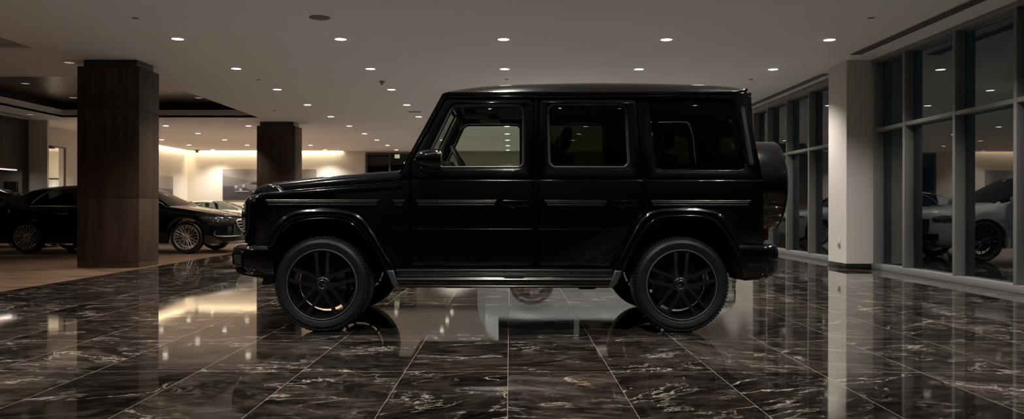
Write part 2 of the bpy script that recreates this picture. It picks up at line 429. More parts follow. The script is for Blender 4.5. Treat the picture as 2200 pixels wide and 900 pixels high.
# side room seen through the doorway
struct('wall_left', join(box(-17.1, -17.0, 22.9, 29, 0, 3.3), box(-17, XL-0.2, 28.9, 29, 0, 3.3), box(-17, XL-0.2, 22.9, 23.0, 0, 3.3)), noisy(mat('side_room_plaster', (0.7, 0.68, 0.6), 0.7), 0.03))
struct('ceiling', box(-17.1, XL-0.2, 22.9, 29, 3.0, 3.05), CEILM)
for q in (24.6, 26.4): light('SPOT', 'side_room_light', (-15.9, q+0.8, 2.95), 900, (1, 0.9, 0.76), spot_size=2.4, spot_blend=1.0, shadow_soft_size=0.05)
d2 = struct('door_2', join(box(XL-0.02, XL+0.02, DZ1-0.03, DZ1+0.03, 0, DH+0.03), box(XL-0.02, XL+0.02, DZ0-0.03, DZ0, 0, DH+0.03), box(XL-0.02, XL+0.02, DZ0, DZ1, DH-0.01, DH+0.03)), mat('bronze_frame', (0.08, 0.055, 0.035), 0.4, 0.6))
pic = noisy(mat('side_picture', (0.32, 0.31, 0.29), 0.3), 0.9, 5)
pf = tag(obj('framed_picture', box(-16.85, -16.05, 28.84, 28.899, 0.95, 2.05, 0.004), BPLAST), 'black framed picture in the bright side room seen through the doorway', 'picture')
obj('print', box(-16.79, -16.11, 28.83, 28.842, 1.0, 2.0), pic, pf)
tag(obj('door_closer', box(-14.08, -13.96, 24.3, 24.5, 2.79, 2.86, 0.01), DSTEEL), 'small dark door closer at the top corner of the bright doorway', 'door closer')

# wall behind the camera, right wall beyond the windows
struct('wall_front', box(-16, 6.3, ZB0-0.2, ZB0, 0, CEIL), DWALL)
struct('wall_right', box(XR, XR+0.3, 19.75, ZB1+0.2, 0, CEIL), DIMWALL)
col = struct('wall_right', box(5.59, 6.2, 13.27, 14.02, 0.0, CEIL), noisy(mat('column_plaster', (0.52, 0.49, 0.45), 0.8), 0.03, 1.2))
struct('baseboard_right', box(5.575, 6.21, 13.255, 14.03, 0, 0.085, 0.004), SKIRT)
so = tag(obj('wall_socket', box(5.578, 5.590, 13.50, 13.60, 0.36, 0.48, 0.004), PLASTW), 'small pale wall socket low on the side of the cream column', 'socket')
obj('socket_face', box(5.574, 5.580, 13.52, 13.58, 0.37, 0.41), SENSOR, so)

# window walls
def window(name, z0, z1, mull, zt, ztop):
    """aluminium curtain wall along x = XR; mull = near edges of mullions"""
    W, D = 0.065, 0.16
    w = struct(name, join(box(XR, XR+D, z0, z1, 0.0, 0.095, 0.004), box(XR, XR+D, z0, z1, ztop, CEIL, 0.004)), FRAME)
    for z in mull: obj('mullion', box(XR, XR+D, z, z+W, 0.0951, ztop-0.0001, 0.004), FRAME, w)
    for a, b in zip(mull[1:], mull):
        obj('transom', box(XR+0.004, XR+D-0.004, a+W, b, zt-0.028, zt+0.028, 0.003), FRAME, w)
        obj('pane', box(XR+0.138, XR+0.150, a+W, b, 0.0951, zt-0.028), GLASSW, w)
        obj('pane', box(XR+0.138, XR+0.150, a+W, b, zt+0.028, ztop), GLASSW, w)
    return w
window('window_1', ZB0, 13.27, [13.13, 12.15, 10.77, 9.46, 8.12, 6.8, 5.45, 4.1, 2.75, 1.4, 0.05, -1.3, -2.7], 2.29, 3.40)
window('window_2', 14.02, 19.75, [19.68, 18.62, 17.32, 16.03, 14.68, 14.02], 2.19, 3.34)
struct('floor', box(XR+0.3, 60, -10, 80, -0.16, -0.1), ASPH)

# wood clad pillars
def pillar(x0, x1, y0, y1, label):
    p = empty('pillar', ((x0+x1)/2, (y0+y1)/2, 0), label, 'pillar', None)
    obj('cladding', join(box(x0, x1, y0, y1, 0.10, 1.155, 0.003), box(x0, x1, y0, y1, 1.163, 2.62, 0.003), box(x0, x1, y0, y1, 2.628, 3.34, 0.003),
                         box(x0+0.01, x1-0.01, y0+0.01, y1-0.01, 0.1, 3.35)), PWOOD, p)
    obj('skirting', box(x0+0.004, x1-0.004, y0+0.004, y1-0.004, 0, 0.098), PWOOD, p)
    obj('capital', box(x0+0.07, x1-0.07, y0+0.07, y1-0.07, 3.34, CEIL), SKIRT, p)
    return p
pillar(-7.2, -6.17, 13.27, 14.02, 'dark wood clad square pillar nearest the left side, in front of the black sedan')
pillar(-7.27, -6.17, 22.9, 23.65, 'smaller looking dark wood pillar farther back, behind the bonnet of the black off-roader')
pillar(0.92, 2.1, 30.4, 31.2, 'dark wood pillar far behind the rear half of the black off-roader')

# ------------------------------------------------------------------ ceiling fittings
ORD = ['first', 'second', 'third', 'fourth', 'fifth', 'sixth', 'seventh', 'eighth', 'ninth', 'tenth', 'eleventh', 'twelfth', 'thirteenth', 'fourteenth']
ring_me = lens_me = None
spot_data = None
def downlight(x, y, z, label, group, power=1.0, lens=None, angle=118):
    ring = bmesh.new()
    ring = lathe([(0.105, 0.0), (0.105, -0.006), (0.098, -0.009), (0.084, -0.009), (0.080, 0.0)], 32, 'Z', True)
    t = tag(obj('downlight', ring, CEILM, loc=(x, y, z)), label, 'ceiling light', group)
    obj('lens', disc(0.082, -0.006, 24, 0.005), lens or LENS, t, world=False)
    if power > 0:
        light('SPOT', 'downlight_beam', (0, 0, -0.02), LAMP_W*power, (1.0, 0.935, 0.86), t, spot_size=math.radians(angle), spot_blend=0.9, shadow_soft_size=0.05)
    return t
LAMP_W = 485
rows = [4.18, 6.67, 9.16]+[11.65+2.49*k for k in range(10)]
names = {-2: 'leftmost', -1: 'second from left', 0: 'middle', 1: 'fourth from left', 2: 'rightmost'}
for r, y in enumerate(rows):
    for k in range(-2, 3):
        where = 'over the off-roader and nearer' if r < 3 else f'{ORD[r-3]} row from the front'
        if r < 3: where = ['row in front of the off-roader', 'row above the off-roader roof', 'row just behind the off-roader roof'][r]
        downlight(-0.1+2.378*k, y, CEIL, f'round glowing ceiling downlight, {where}, {names[k]} of five', 'downlights over the marble floor', 1.0 if r > 0 else 0.8)
for r, y in enumerate(rows[8:]):
    for j, x in enumerate((-7.9, -10.4, -12.7)):
        if j == 2 and r == 1: continue
        if r == 0 and j == 0: pass
        downlight(x, y+0.0, CEIL, f'small glowing downlight near the back left corner, {ORD[r]} row, {["right", "middle", "left"][j]} one', 'downlights by the back left walls', 0.9, LENS)
for x, y, z, l in ((-11.3, 18.6, CEIL+0.42, 'front left'), (-11.5, 21.0, CEIL+0.42, 'back left'), (-8.4, 18.8, CEIL+0.42, 'front right'), (-8.2, 21.0, CEIL+0.42, 'back right')):
    downlight(x, y, z, f'dim downlight in the dark wood ceiling recess, {l} one', 'dim downlights in the wood recess', 0.35, LENSD, 80)
downlight(-7.5, 13.57, CEIL, 'dim downlight in the plaster strip left of the near pillar', None, 0.5, LENSD, 100)
downlight(-12.75, 21.2, CEIL, 'dim downlight above the dark veneered wall at far left', None, 0.35, LENSD, 80)
downlight(-7.55, 22.35, CEIL, 'dim downlight left of the farther pillar top', None, 0.35, LENSD, 80)

sp = tag(obj('ceiling_speaker', lathe([(0.0, -0.006), (0.11, -0.006), (0.118, -0.004), (0.128, -0.008), (0.135, 0.0), (0, 0)], 40, 'Z'), SPKR, loc=(-2.47, 10.34, CEIL)), 'large round grey speaker grille flush in the ceiling', 'speaker')
sd = tag(obj('smoke_detector', lathe([(0, -0.055), (0.022, -0.055), (0.03, -0.042), (0.045, -0.03), (0.055, -0.012), (0.057, 0.0), (0, 0)], 24, 'Z'), SENSOR, loc=(-2.5, 15.55, CEIL+0.003)), 'small domed smoke detector hanging under the ceiling above the bonnet', 'smoke detector')
obj('detector_cage', lathe([(0, -0.07), (0.018, -0.07), (0.02, -0.055), (0, -0.055)], 16, 'Z'), BPLAST, sd, world=False)
for x, y, l in ((-4.88, 10.38, 'tiny flat sprinkler disc in the ceiling at upper left'), (4.66, 10.32, 'tiny flat sprinkler disc in the ceiling at upper right'),
                (-4.86, 15.4, 'tiny flat sprinkler disc right of the second downlight column'), (4.6, 15.26, 'tiny flat sprinkler disc above the rear of the off-roader'),
                (-0.07, 15.3, 'tiny flat sprinkler disc above the front of the off-roader roof'), (-4.9, 25.4, 'tiny flat sprinkler disc far back near the small pillar'),
                (-6.0, 20.3, 'tiny flat sprinkler disc by the edge of the wood recess')):
    t = tag(obj('sprinkler_disc', lathe([(0, -0.012), (0.035, -0.012), (0.042, -0.006), (0.045, 0), (0, 0)], 24, 'Z'), SENSOR, loc=(x, y, CEIL+0.003)), l, 'sprinkler', None)
tag(obj('access_cover', box(-2.62, -2.30, 20.4, 20.6, CEIL-0.008, CEIL+0.001, 0.003), SENSOR), 'small flat oblong cover in the ceiling left of the windscreen', 'ceiling cover')
cam_ = tag(obj('security_camera', join(box(-13.55, -13.35, 34.2, 34.4, CEIL-0.03, CEIL, 0.005), disc(0.06, CEIL-0.13, 16, 0.1).copy() if False else box(-13.5, -13.4, 34.22, 34.38, CEIL-0.12, CEIL-0.03, 0.02)), DSTEEL), 'small dark security camera at the ceiling in the back left corner', 'camera')
obj('camera_lens', box(-13.48, -13.42, 34.19, 34.23, CEIL-0.10, CEIL-0.05, 0.008), SCREEN, cam_)
def vent(x0, x1, y0, y1, label):
    v = tag(obj('ceiling_vent', box(x0, x1, y0, y1, CEIL-0.004, CEIL+0.002), SLOT), label, 'vent')
    w = (x1-x0)/3
    for i in range(4):
        xx = x0+i*w; obj('slat', box(xx-0.006, xx+0.006, y0, y1, CEIL-0.012, CEIL-0.004), SLAT, v)
    obj('end_cap', box(x0-0.006, x1+0.006, y1-0.001, y1+0.012, CEIL-0.012, CEIL+0.001), SLAT, v)
vent(5.44, 5.60, 2.0, 12.75, 'long three slot air vent in the ceiling over the near windows')
vent(5.70, 5.84, 14.6, 19.7, 'farther linear air vent in the ceiling over the windows behind the column')
vent(-13.25, -13.13, 14.0, 21.9, 'linear air vent in the ceiling along the dark veneered wall')

# cove lights (warm strips hidden up in the slots, washing the walls)
cv = tag(obj('cove_light', box(-13.9, -7.36, ZB1-0.14, ZB1-0.06, CEIL+0.20, CEIL+0.23), COVE), 'warm hidden light strip along the top of the back wall', 'cove light')
light('AREA', 'cove_beam', (-10.63, ZB1-0.085, CEIL+0.19), 105, (1, 0.82, 0.56), shape='RECTANGLE', size=6.5, size_y=0.1, rot=(math.radians(10), 0, 0))
cv = tag(obj('cove_light', box(-14.06, -13.98, 26.8, ZB1-0.2, CEIL+0.20, CEIL+0.23), COVE), 'warm hidden light strip along the top of the left wall', 'cove light')
light('AREA', 'cove_beam', (-14.02, 30.7, CEIL+0.19), 105, (1, 0.82, 0.56), shape='RECTANGLE', size=0.1, size_y=7.8, rot=(0, math.radians(10), 0))

# lit sign and a glowing disc for a reflection in the dark opening
sg = tag(obj('lit_sign', box(-5.16, -4.92, 35.6, 35.66, 3.19, 3.40, 0.01), BPLAST), 'small lit box sign hanging in the dark glazed opening', 'sign')
obj('sign_face', box(-5.15, -4.93, 35.59, 35.602, 3.20, 3.39), SIGNL, sg)
obj('hanger', tube([(-5.04, 35.63, 3.4), (-5.04, 35.63, 3.47)], 0.008), DSTEEL, sg)
gl_ = tag(obj('reflection_disc', xf(lathe([(0, 0), (0.09, 0), (0.11, 0.03), (0, 0.03)], 24, 'Y'), lambda x, y, z: (x-4.75, y+36.4, z+2.98)), emis('green_reflection_glow', (0.55, 0.75, 0.66), 0.22)), 'glowing disc for the faint round greenish reflection beside the lit box sign', 'reflection')  # no lamp: emissive disc standing in for a round greenish reflection

# large photographic prints on the walls
def print_mat(name, car):
    m = mat(name, (0.3, 0.3, 0.3), 0.5); t = NT(m); b = t.n['Principled BSDF']
    tc = t.add('ShaderNodeTexCoord'); sp = t.add('ShaderNodeSeparateXYZ'); t.link(tc.outputs['Generated'], sp.inputs[0])
    z = sp.outputs[2]; x = sp.outputs[0] if car else sp.outputs[1]
    mp = t.add('ShaderNodeMapping'); mp.inputs['Scale'].default_value = (2.2, 2.2, 5); mp.inputs['Rotation'].default_value = (0, 0.45, 0)
    t.link(tc.outputs['Generated'], mp.inputs[0])
    nz = t.add('ShaderNodeTexNoise'); nz.inputs['Scale'].default_value = 1.3; nz.inputs['Detail'].default_value = 3; t.link(mp.outputs[0], nz.inputs[0])
    sky = t.mix(nz.outputs['Fac'], (0.13, 0.115, 0.105), (0.27, 0.245, 0.225))
    # a dark dune slopes down from the left
    dune = t.math('LESS_THAN', z, t.math('MULTIPLY_ADD', x, -0.55, 0.80))
    dune = t.math('MULTIPLY', dune, t.math('LESS_THAN', x, 0.6))
    sky = t.mix(t.math('MULTIPLY', dune, 0.6), sky, (0.09, 0.08, 0.072))
    gnd = t.mix(nz.outputs['Fac'], (0.035, 0.031, 0.042), (0.075, 0.065, 0.078))
    t.link(t.mix(t.math('LESS_THAN', z, 0.45), sky, gnd), b.inputs['Base Color'])
    return m
PZ0, PZ1 = 1.33, 2.67
pr = tag(obj('wall_print', box(-12.56, -8.47, ZB1-0.04, ZB1-0.001, PZ0, PZ1, 0.004), print_mat('desert_print', True)), 'wide photographic print of a vintage car on the warm lit back wall', 'picture')
# the vintage car in the picture: flat printed shapes on the sheet
def flat(pts, y): return xf(plate([rpoly(pts, 6)], 0.003, 0.0005), lambda u, v, w: (u-0.92, y+w, v-0.02))
INK = mat('print_dark', (0.03, 0.03, 0.033), 0.5); INK2 = mat('print_mid', (0.11, 0.10, 0.10), 0.5); INK3 = mat('print_light', (0.34, 0.33, 0.33), 0.5)
yy = ZB1-0.043
obj('printed_car', join(flat([(-11.15, 1.82, .05), (-11.1, 2.0, .06), (-10.7, 2.05, .05), (-10.5, 2.17, .1), (-9.6, 2.16, .15), (-9.2, 1.98, .1), (-9.0, 1.8, .05), (-9.3, 1.68, .05), (-10.9, 1.68, .05)], yy)), INK2, pr)
obj('printed_wings', join(flat([(-11.0, 1.66), (-10.95, 1.85, .1), (-10.65, 1.9, .1), (-10.3, 1.66)], yy-0.003), flat([(-9.6, 1.62), (-9.5, 1.85, .1), (-9.2, 1.87, .1), (-9.0, 1.64)], yy-0.003),
      flat([(-10.45, 2.02), (-10.35, 2.13, .04), (-9.95, 2.13), (-9.95, 2.02)], yy-0.003), flat([(-9.9, 2.02), (-9.9, 2.13), (-9.55, 2.12, .04), (-9.4, 2.02)], yy-0.003)), INK, pr)
obj('printed_chrome', join(*[flat([(x-.06, z-.06, .05), (x+.06, z-.06, .05), (x+.06, z+.06, .05), (x-.06, z+.06, .05)], yy-0.006) for x, z in ((-11.05, 1.92), (-10.72, 1.95), (-10.85, 1.78))],
      flat([(-11.1, 1.70), (-11.1, 1.73), (-10.5, 1.74), (-10.5, 1.71)], yy-0.006)), INK3, pr)
p2 = tag(obj('wall_print', box(XL+0.001, XL+0.04, 29.0, 33.3, 1.35, 2.28, 0.004), print_mat('dusk_print', False)), 'dark purple grey photographic print on the left wall behind the sedan roof', 'picture')
# ------------------------------------------------------------------ the black off-roader
YC = 7.335                    # centre plane; near side 6.46, far side 8.21
YS = 6.46; KT = 0.14; ZBELT = 1.007+(446-388)*YS/F
def PX(px, py, Y): return ((px-CX)*Y/F, EYE+(HY-py)*Y/F)
def LO(p, w=0.0):             # lower body plane (vertical), w = how far it stands out
    x, z = PX(p[0], p[1], YS-w); return (x, z)+tuple(q*YS/F for q in p[2:])
def UP(p, w=0.0):             # upper body plane leans inwards
    s = (HY-p[1])/F; Y = (YS-w+KT*(EYE-ZBELT))/(1-KT*s)
    return ((p[0]-CX)*Y/F, EYE+s*Y)+tuple(q*Y/F for q in p[2:])
def yat(z): return YS+KT*max(0.0, z-ZBELT)
def lo_plate(loops, w, t, bev=0.003, rnd=True):
    L = [rpoly([LO(p, w) for p in l]) if rnd else [LO(p, w)[:2] for p in l] for l in loops]
    return xf(plate(L, t, bev), lambda u, v, q: (u, YS-w+t/2-q, v))
def up_plate(loops, w, t, bev=0.003):
    L = [rpoly([UP(p, w) for p in l]) for l in loops]
    return xf(plate(L, t, bev), lambda u, v, q: (u, yat(v)-w+t/2-q, v))
def world_loops_up(loops, w, t, bev=0.003):
    return xf(plate(loops, t, bev), lambda u, v, q: (u, yat(v)-w+t/2-q, v))
def both(name, make, m, parent, smooth=30, **kw):
    out = []
    for side in (0, 1):
        bm = make()
        if side: flip_y(bm, YC)
        out.append(obj(name, bm, m, parent, smooth))
    return out
G = empty('off_road_vehicle', (-0.07, YC, 0), 'large boxy black off-roader with a spare wheel, side-on in the middle', 'car')

ARCH_F = [(842, 600), (831, 582), (818, 553), (800, 518), (782, 491), (768, 476), (755, 469), (741, 464.5), (729, 462), (690, 460.5), (658, 463), (636, 467), (618, 473), (609, 481), (600, 493), (588, 516), (578, 530)]
FLR_F = [(849, 580), (833, 556), (818, 531), (804, 507), (791, 487), (780, 473), (769, 464), (758, 459), (747, 456), (730, 453.5), (711, 452), (690, 451.5), (667, 452), (650, 453.5), (635, 456), (621, 461), (609, 469), (598, 480), (587, 495), (575.5, 518), (572, 527)]
ARCH_R = [(1594, 600), (1588, 560), (1577, 530), (1563, 500), (1549, 480), (1541, 470), (1531, 464), (1516, 460), (1499, 458), (1470, 457), (1442, 458), (1420, 461), (1403, 466), (1393, 474), (1385, 484), (1372, 503), (1360, 523), (1339, 570), (1331, 590), (1326, 602)]
FLR_R = [(1588, 529), (1579, 510), (1570, 491), (1563, 479), (1556, 470), (1550, 463), (1542, 457), (1532, 454), (1520, 452), (1500, 449), (1478, 448), (1448, 448.5), (1421, 450), (1408, 453), (1396, 457), (1387, 464), (1378, 473), (1366, 492), (1353, 516), (1336, 549), (1321, 577)]
DF_LO = [(883, 388), (1145, 388), (1145, 561, 9), (1136, 571), (893, 571, 0), (883, 560, 0)]
DF_LO = [(883, 388), (1145, 388), (1145, 571, 11), (883, 571, 11)]
DR_LO = [(1158, 388), (1381, 388), (1381, 468, 6), (1343, 523, 20), (1312, 571, 14), (1158, 571, 11)]

# body shell: lower side sheet with door openings, upper side frame, rear wall, floor block
def lower_shell():
    p = [(548, 432, 3), (556, 419, 4), (627, 410), (700, 404), (780, 398), (855, 392.5), (880.5, 389), (880.5, 573.5, 12), (1147.5, 573.5, 12), (1147.5, 388), (1155.5, 388), (1155.5, 573.5, 12),
         (1313.5, 573.5, 14), (1345.5, 524, 20), (1383.5, 469, 6), (1383.5, 388), (1640, 388), (1641, 480), (1641, 528), (1577, 528)]
    p += ARCH_R[2:] + ARCH_F + [(560, 530), (548, 524)]
    return lo_plate([p], 0.0, 0.05)
def upper_shell():
    p = [(855, 388.2), (866, 365, 3), (956, 204, 4), (1602, 199), (1622, 300), (1640, 388.2), (1383.5, 388.2), (1373, 280), (1368, 211.5, 11), (1155.5, 211.5, 11), (1155.5, 388.2), (1147.5, 388.2),
         (1146.5, 211.5, 11), (956, 211.5, 8), (884, 346, 20), (880.5, 362), (880.5, 388.2)]
    q = [(1393, 217, 15), (1571, 217, 14), (1585, 255), (1605, 366, 15), (1409, 366, 15)]
    return up_plate([p, q], 0.0, 0.05)
def jamb():
    lo = [(549, 434), (556, 421), (627, 412), (855, 394), (880, 391), (1639, 390), (1640, 526), (1579, 526)]+[(x, y-4) for x, y in ARCH_R[2:]]+[(x, y-4) for x, y in ARCH_F]+[(562, 526), (549, 522)]
    up = [(857, 389), (868, 366, 3), (958, 205, 4), (1600, 200), (1621, 300), (1639, 389)]
    a = lo_plate([lo], -0.052, 0.008, 0.001)
    b = up_plate([up, WF_, WR_, WQ_], -0.052, 0.008, 0.001)
    return join(a, b)
WF_ = [(903, 362.5, 6), (927, 317), (957, 256), (973, 224, 22), (1126, 223.5, 15), (1127, 362.5, 16)]
WR_ = [(1174.5, 222, 17), (1346, 222, 16), (1354, 362, 16), (1178, 362, 16)]
WQ_ = [(1393, 217, 15), (1571, 217, 14), (1585, 255), (1605, 366, 15), (1409, 366, 15)]
both('door_jamb', jamb, LINER, G)
both('pillar_trim', lambda: tube([(-0.84, 6.60, 1.25), (-0.78, 6.60, 1.40), (-0.50, 6.68, 1.87)], [0.05, 0.045, 0.045], 10), HEADLN, G, 60)
bl = both('body_side', lambda: join(lower_shell(), upper_shell()), PAINT, G)
X0, X1 = -2.05, 2.05
def nose_ring(z, ins, xoff=0.0):
    half = [(-1.95, 6.463), (-2.05, 6.463), (-2.115, 6.472), (-2.155, 6.505), (-2.18, 6.56), (-2.20, 6.66), (-2.235, 7.0), (-2.245, YC)]
    pts = [(min(x+ins+xoff, -1.95), y+ins*0.8 if y < YC else y) for x, y in half]
    return [(x, y, z) for x, y in pts]+[(x, 2*YC-y, z) for x, y in pts[-2::-1]]
obj('front_body', join(loft([nose_ring(z, i) for z, i in ((0.70, 0.03), (0.715, 0.0), (0.9, 0.0), (1.045, 0.0), (1.075, 0.008), (1.098, 0.028), (1.112, 0.06), (1.118, 0.10))])), PAINT, G, 40)
# rear wall
rear = [(2.062, 6.50), (2.075, 6.56), (2.08, 6.8), (2.08, YC)]
def rear_ring(z, xo, yo):
    pts = [(1.98, 6.50+yo)]+[(x+xo, y+(yo if y < YC else 0)) for x, y in rear]
    return [(x, y, z) for x, y in pts]+[(x, 2*YC-y, z) for x, y in pts[::-1] if y < YC]
obj('rear_body', loft([rear_ring(0.66, -0.01, -0.03), rear_ring(1.22, -0.01, -0.03), rear_ring(1.6, -0.075, 0.02), rear_ring(1.925, -0.14, 0.065)]), PAINT, G)
obj('underbody', join(box(-2.0, 2.0, 6.80, 2*YC-6.80, 0.46, 0.70), box(-2.0, -0.85, 6.78, 2*YC-6.78, 0.46, 1.10), box(0.75, 2.05, 6.78, 2*YC-6.78, 0.6, 1.16),
    box(-0.9, -0.86, 6.5, 2*YC-6.5, 0.45, 1.2), box(-0.85, 0.78, 6.50, 2*YC-6.50, 0.45, 0.60),
    box(-0.55, -0.30, 6.55, 6.75, 0.345, 0.46, 0.02), box(0.55, 0.72, 6.55, 6.8, 0.335, 0.46, 0.03), box(-0.75, 0.7, 7.0, 7.12, 0.37, 0.47), box(-0.75, 0.7, 7.55, 7.67, 0.37, 0.47),
    tube([(-1.511, 6.7, 0.385), (-1.511, 7.95, 0.385)], 0.05), tube([(1.377, 6.7, 0.385), (1.377, 7.95, 0.385)], 0.055),
    xf(lathe([(0, -0.12), (0.1, -0.1), (0.13, 0), (0.1, 0.1), (0, 0.12)], 20, 'Y'), lambda x, y, z: (x-1.511, y+7.55, z+0.40)), xf(lathe([(0, -0.12), (0.1, -0.1), (0.13, 0), (0.1, 0.1), (0, 0.12)], 20, 'Y'), lambda x, y, z: (x+1.377, y+YC, z+0.40))), LINER, G)
both('wheel_liner', lambda: join(box(-2.04, -0.93, 6.49, 6.80, 1.03, 1.06), box(-0.95, -0.93, 6.49, 6.80, 0.45, 1.05), box(-2.04, -2.02, 6.49, 6.8, 0.5, 1.05)), LINER, G)
both('wheel_liner', lambda: join(box(0.86, 1.95, 6.49, 6.8, 1.03, 1.06), box(0.86, 0.88, 6.49, 6.8, 0.45, 1.05), box(1.93, 1.95, 6.49, 6.8, 0.45, 1.05)), LINER, G)

# bonnet: raised centre with a rounded shoulder above the wings
HZ = [(-2.165, 1.115), (-2.15, 1.145), (-2.125, 1.172), (-2.08, 1.195), (-2.0, 1.214), (-1.88, 1.228), (-1.6, 1.262), (-1.25, 1.293), (-0.90, 1.318)]
WZ = [(-2.06, 1.095), (-2.03, 1.118), (-1.98, 1.131), (-1.77, 1.145), (-1.49, 1.168), (-1.19, 1.19), (-0.905, 1.213)]
xs = [-2.165, -2.158, -2.148, -2.13, -2.10, -2.06, -2.0, -1.94, -1.88, -1.75, -1.6, -1.42, -1.25, -1.07, -0.90]
rings = []
for x in xs:
    h = interp(HZ, x); wz = interp(WZ, x)-0.004; f = max(0.02, h-wz)
    half = [(6.645, wz-0.03), (6.645, wz), (6.648, wz+f*0.45), (6.658, wz+f*0.75), (6.68, wz+f*0.93), (6.72, h), (6.80, h+0.004), (6.86, h-0.004), (6.93, h-0.006), (7.1, h-0.002), (YC, h)]
    rings.append([(x, y, z) for y, z in half]+[(x, 2*YC-y, z) for y, z in half[-2::-1]])
obj('bonnet', loft(rings), PAINT, G, 50)
def wing():
    R = []
    for x in [-2.06, -2.045, -2.03, -2.0, -1.94, -1.85, -1.7, -1.5, -1.3, -1.1, -0.87]:
        z = interp(WZ, x)
        R.append([(x, 6.458, z-0.06), (x, 6.458, z-0.018), (x, 6.463, z-0.008), (x, 6.475, z-0.001), (x, 6.50, z+0.002), (x, 6.57, z), (x, 6.65, z-0.002), (x, 6.70, z-0.02), (x, 6.70, z-0.06)])
    return loft(R)
both('front_wing', wing, PAINT, G, 50)
obj('cowl', join(box(-0.905, -0.80, 6.56, 2*YC-6.56, 1.16, 1.285, 0.01)), BPLAST, G)

# doors
WF = [(903, 362.5, 6), (927, 317), (957, 256), (973, 224, 22), (1126, 223.5, 15), (1127, 362.5, 16)]
WR = [(1174.5, 222, 17), (1346, 222, 16), (1354, 362, 16), (1178, 362, 16)]
WQ = [(1393, 217, 15), (1571, 217, 14), (1585, 255), (1605, 366, 15), (1409, 366, 15)]
FD_UP = [(883, 388), (883, 362), (886, 347, 20), (958, 214, 8), (1144.5, 214, 10), (1145, 388)]
RD_UP = [(1158, 388), (1158.5, 214, 10), (1366, 214, 10), (1370.5, 280), (1381, 388)]
def bead(px0, px1, py, w=0.0, r=0.0045, lo=True):
    x0, z = LO((px0, py))[:2]; x1, _ = LO((px1, py))[:2]
    return tube([(x0, YS-w, z), (x1, YS-w, z)], r, 8)
def moulding(px0, px1, sl=True):
    """side strip: dark body with two bright ribs, slanted ends"""
    body = lo_plate([[(px0, 429.5), (px1, 429.5), (px1-5, 437), (px1-5, 442.5), (px0+5, 442.5), (px0+5, 437)]], 0.018, 0.020, 0.003)
    return body
def ribs(px0, px1):
    out = []
    for py, dx, r in ((430.8, 1, 0.0040), (434.2, 4, 0.0048), (439.5, 6, 0.0030)):
        x0, z = LO((px0+dx, py), 0.018)[:2]; x1, _ = LO((px1-dx, py), 0.018)[:2]
        out.append(tube([(x0, YS-0.019, z), (x1, YS-0.019, z)], r, 8))
    return join(*out)
def handle(px0):
    base = lo_plate([[(px0, 431, 1), (px0+55, 431, 1), (px0+55, 443, 1), (px0, 443, 1)]], 0.012, 0.012, 0.003)
    grip = lo_plate([[(px0-1, 430, 2), (px0+35, 430, 2), (px0+35, 441.5, 2), (px0-1, 441.5, 2)]], 0.042, 0.024, 0.006)
    return join(base, grip)
def handle_bits(px0):
    x, z = LO((px0+46, 437), 0.014)[:2]
    lock = xf(lathe([(0.0, -0.004), (0.007, -0.004), (0.009, 0.0), (0.009, 0.01)], 16, 'Y'), lambda a, b, c: (a+x, b+YS-0.013, c+z))
    pts = []
    for p in ((px0+14, 440), (px0+16, 443.5), (px0+19, 446), (px0+25, 446.5), (px0+28, 444), (px0+29, 440)):
        q = LO(p, 0.03); pts.append((q[0], YS-0.03, q[1]))
    a, b = LO((px0, 431), 0.013)[:2]; c, _ = LO((px0+55, 431), 0.013)[:2]
    d, e = LO((px0+36, 442.5), 0.013)[:2]
    return join(lock, tube(pts, 0.0028, 6), tube([(a, YS-0.014, b), (c, YS-0.014, b)], 0.0022, 6), tube([(d, YS-0.014, e), (c, YS-0.014, e)], 0.0022, 6))
def seal(win, w, th):
    o = rpoly([UP(p, 0.006) for p in win]); i = inset(o, th)
    return world_loops_up([o, i], 0.010, 0.022, 0.005)
def glasspane(win, ins):
    o = inset(rpoly([UP(p, 0.0) for p in win]), ins)
    return world_loops_up([o], -0.006, 0.005, 0.0005)
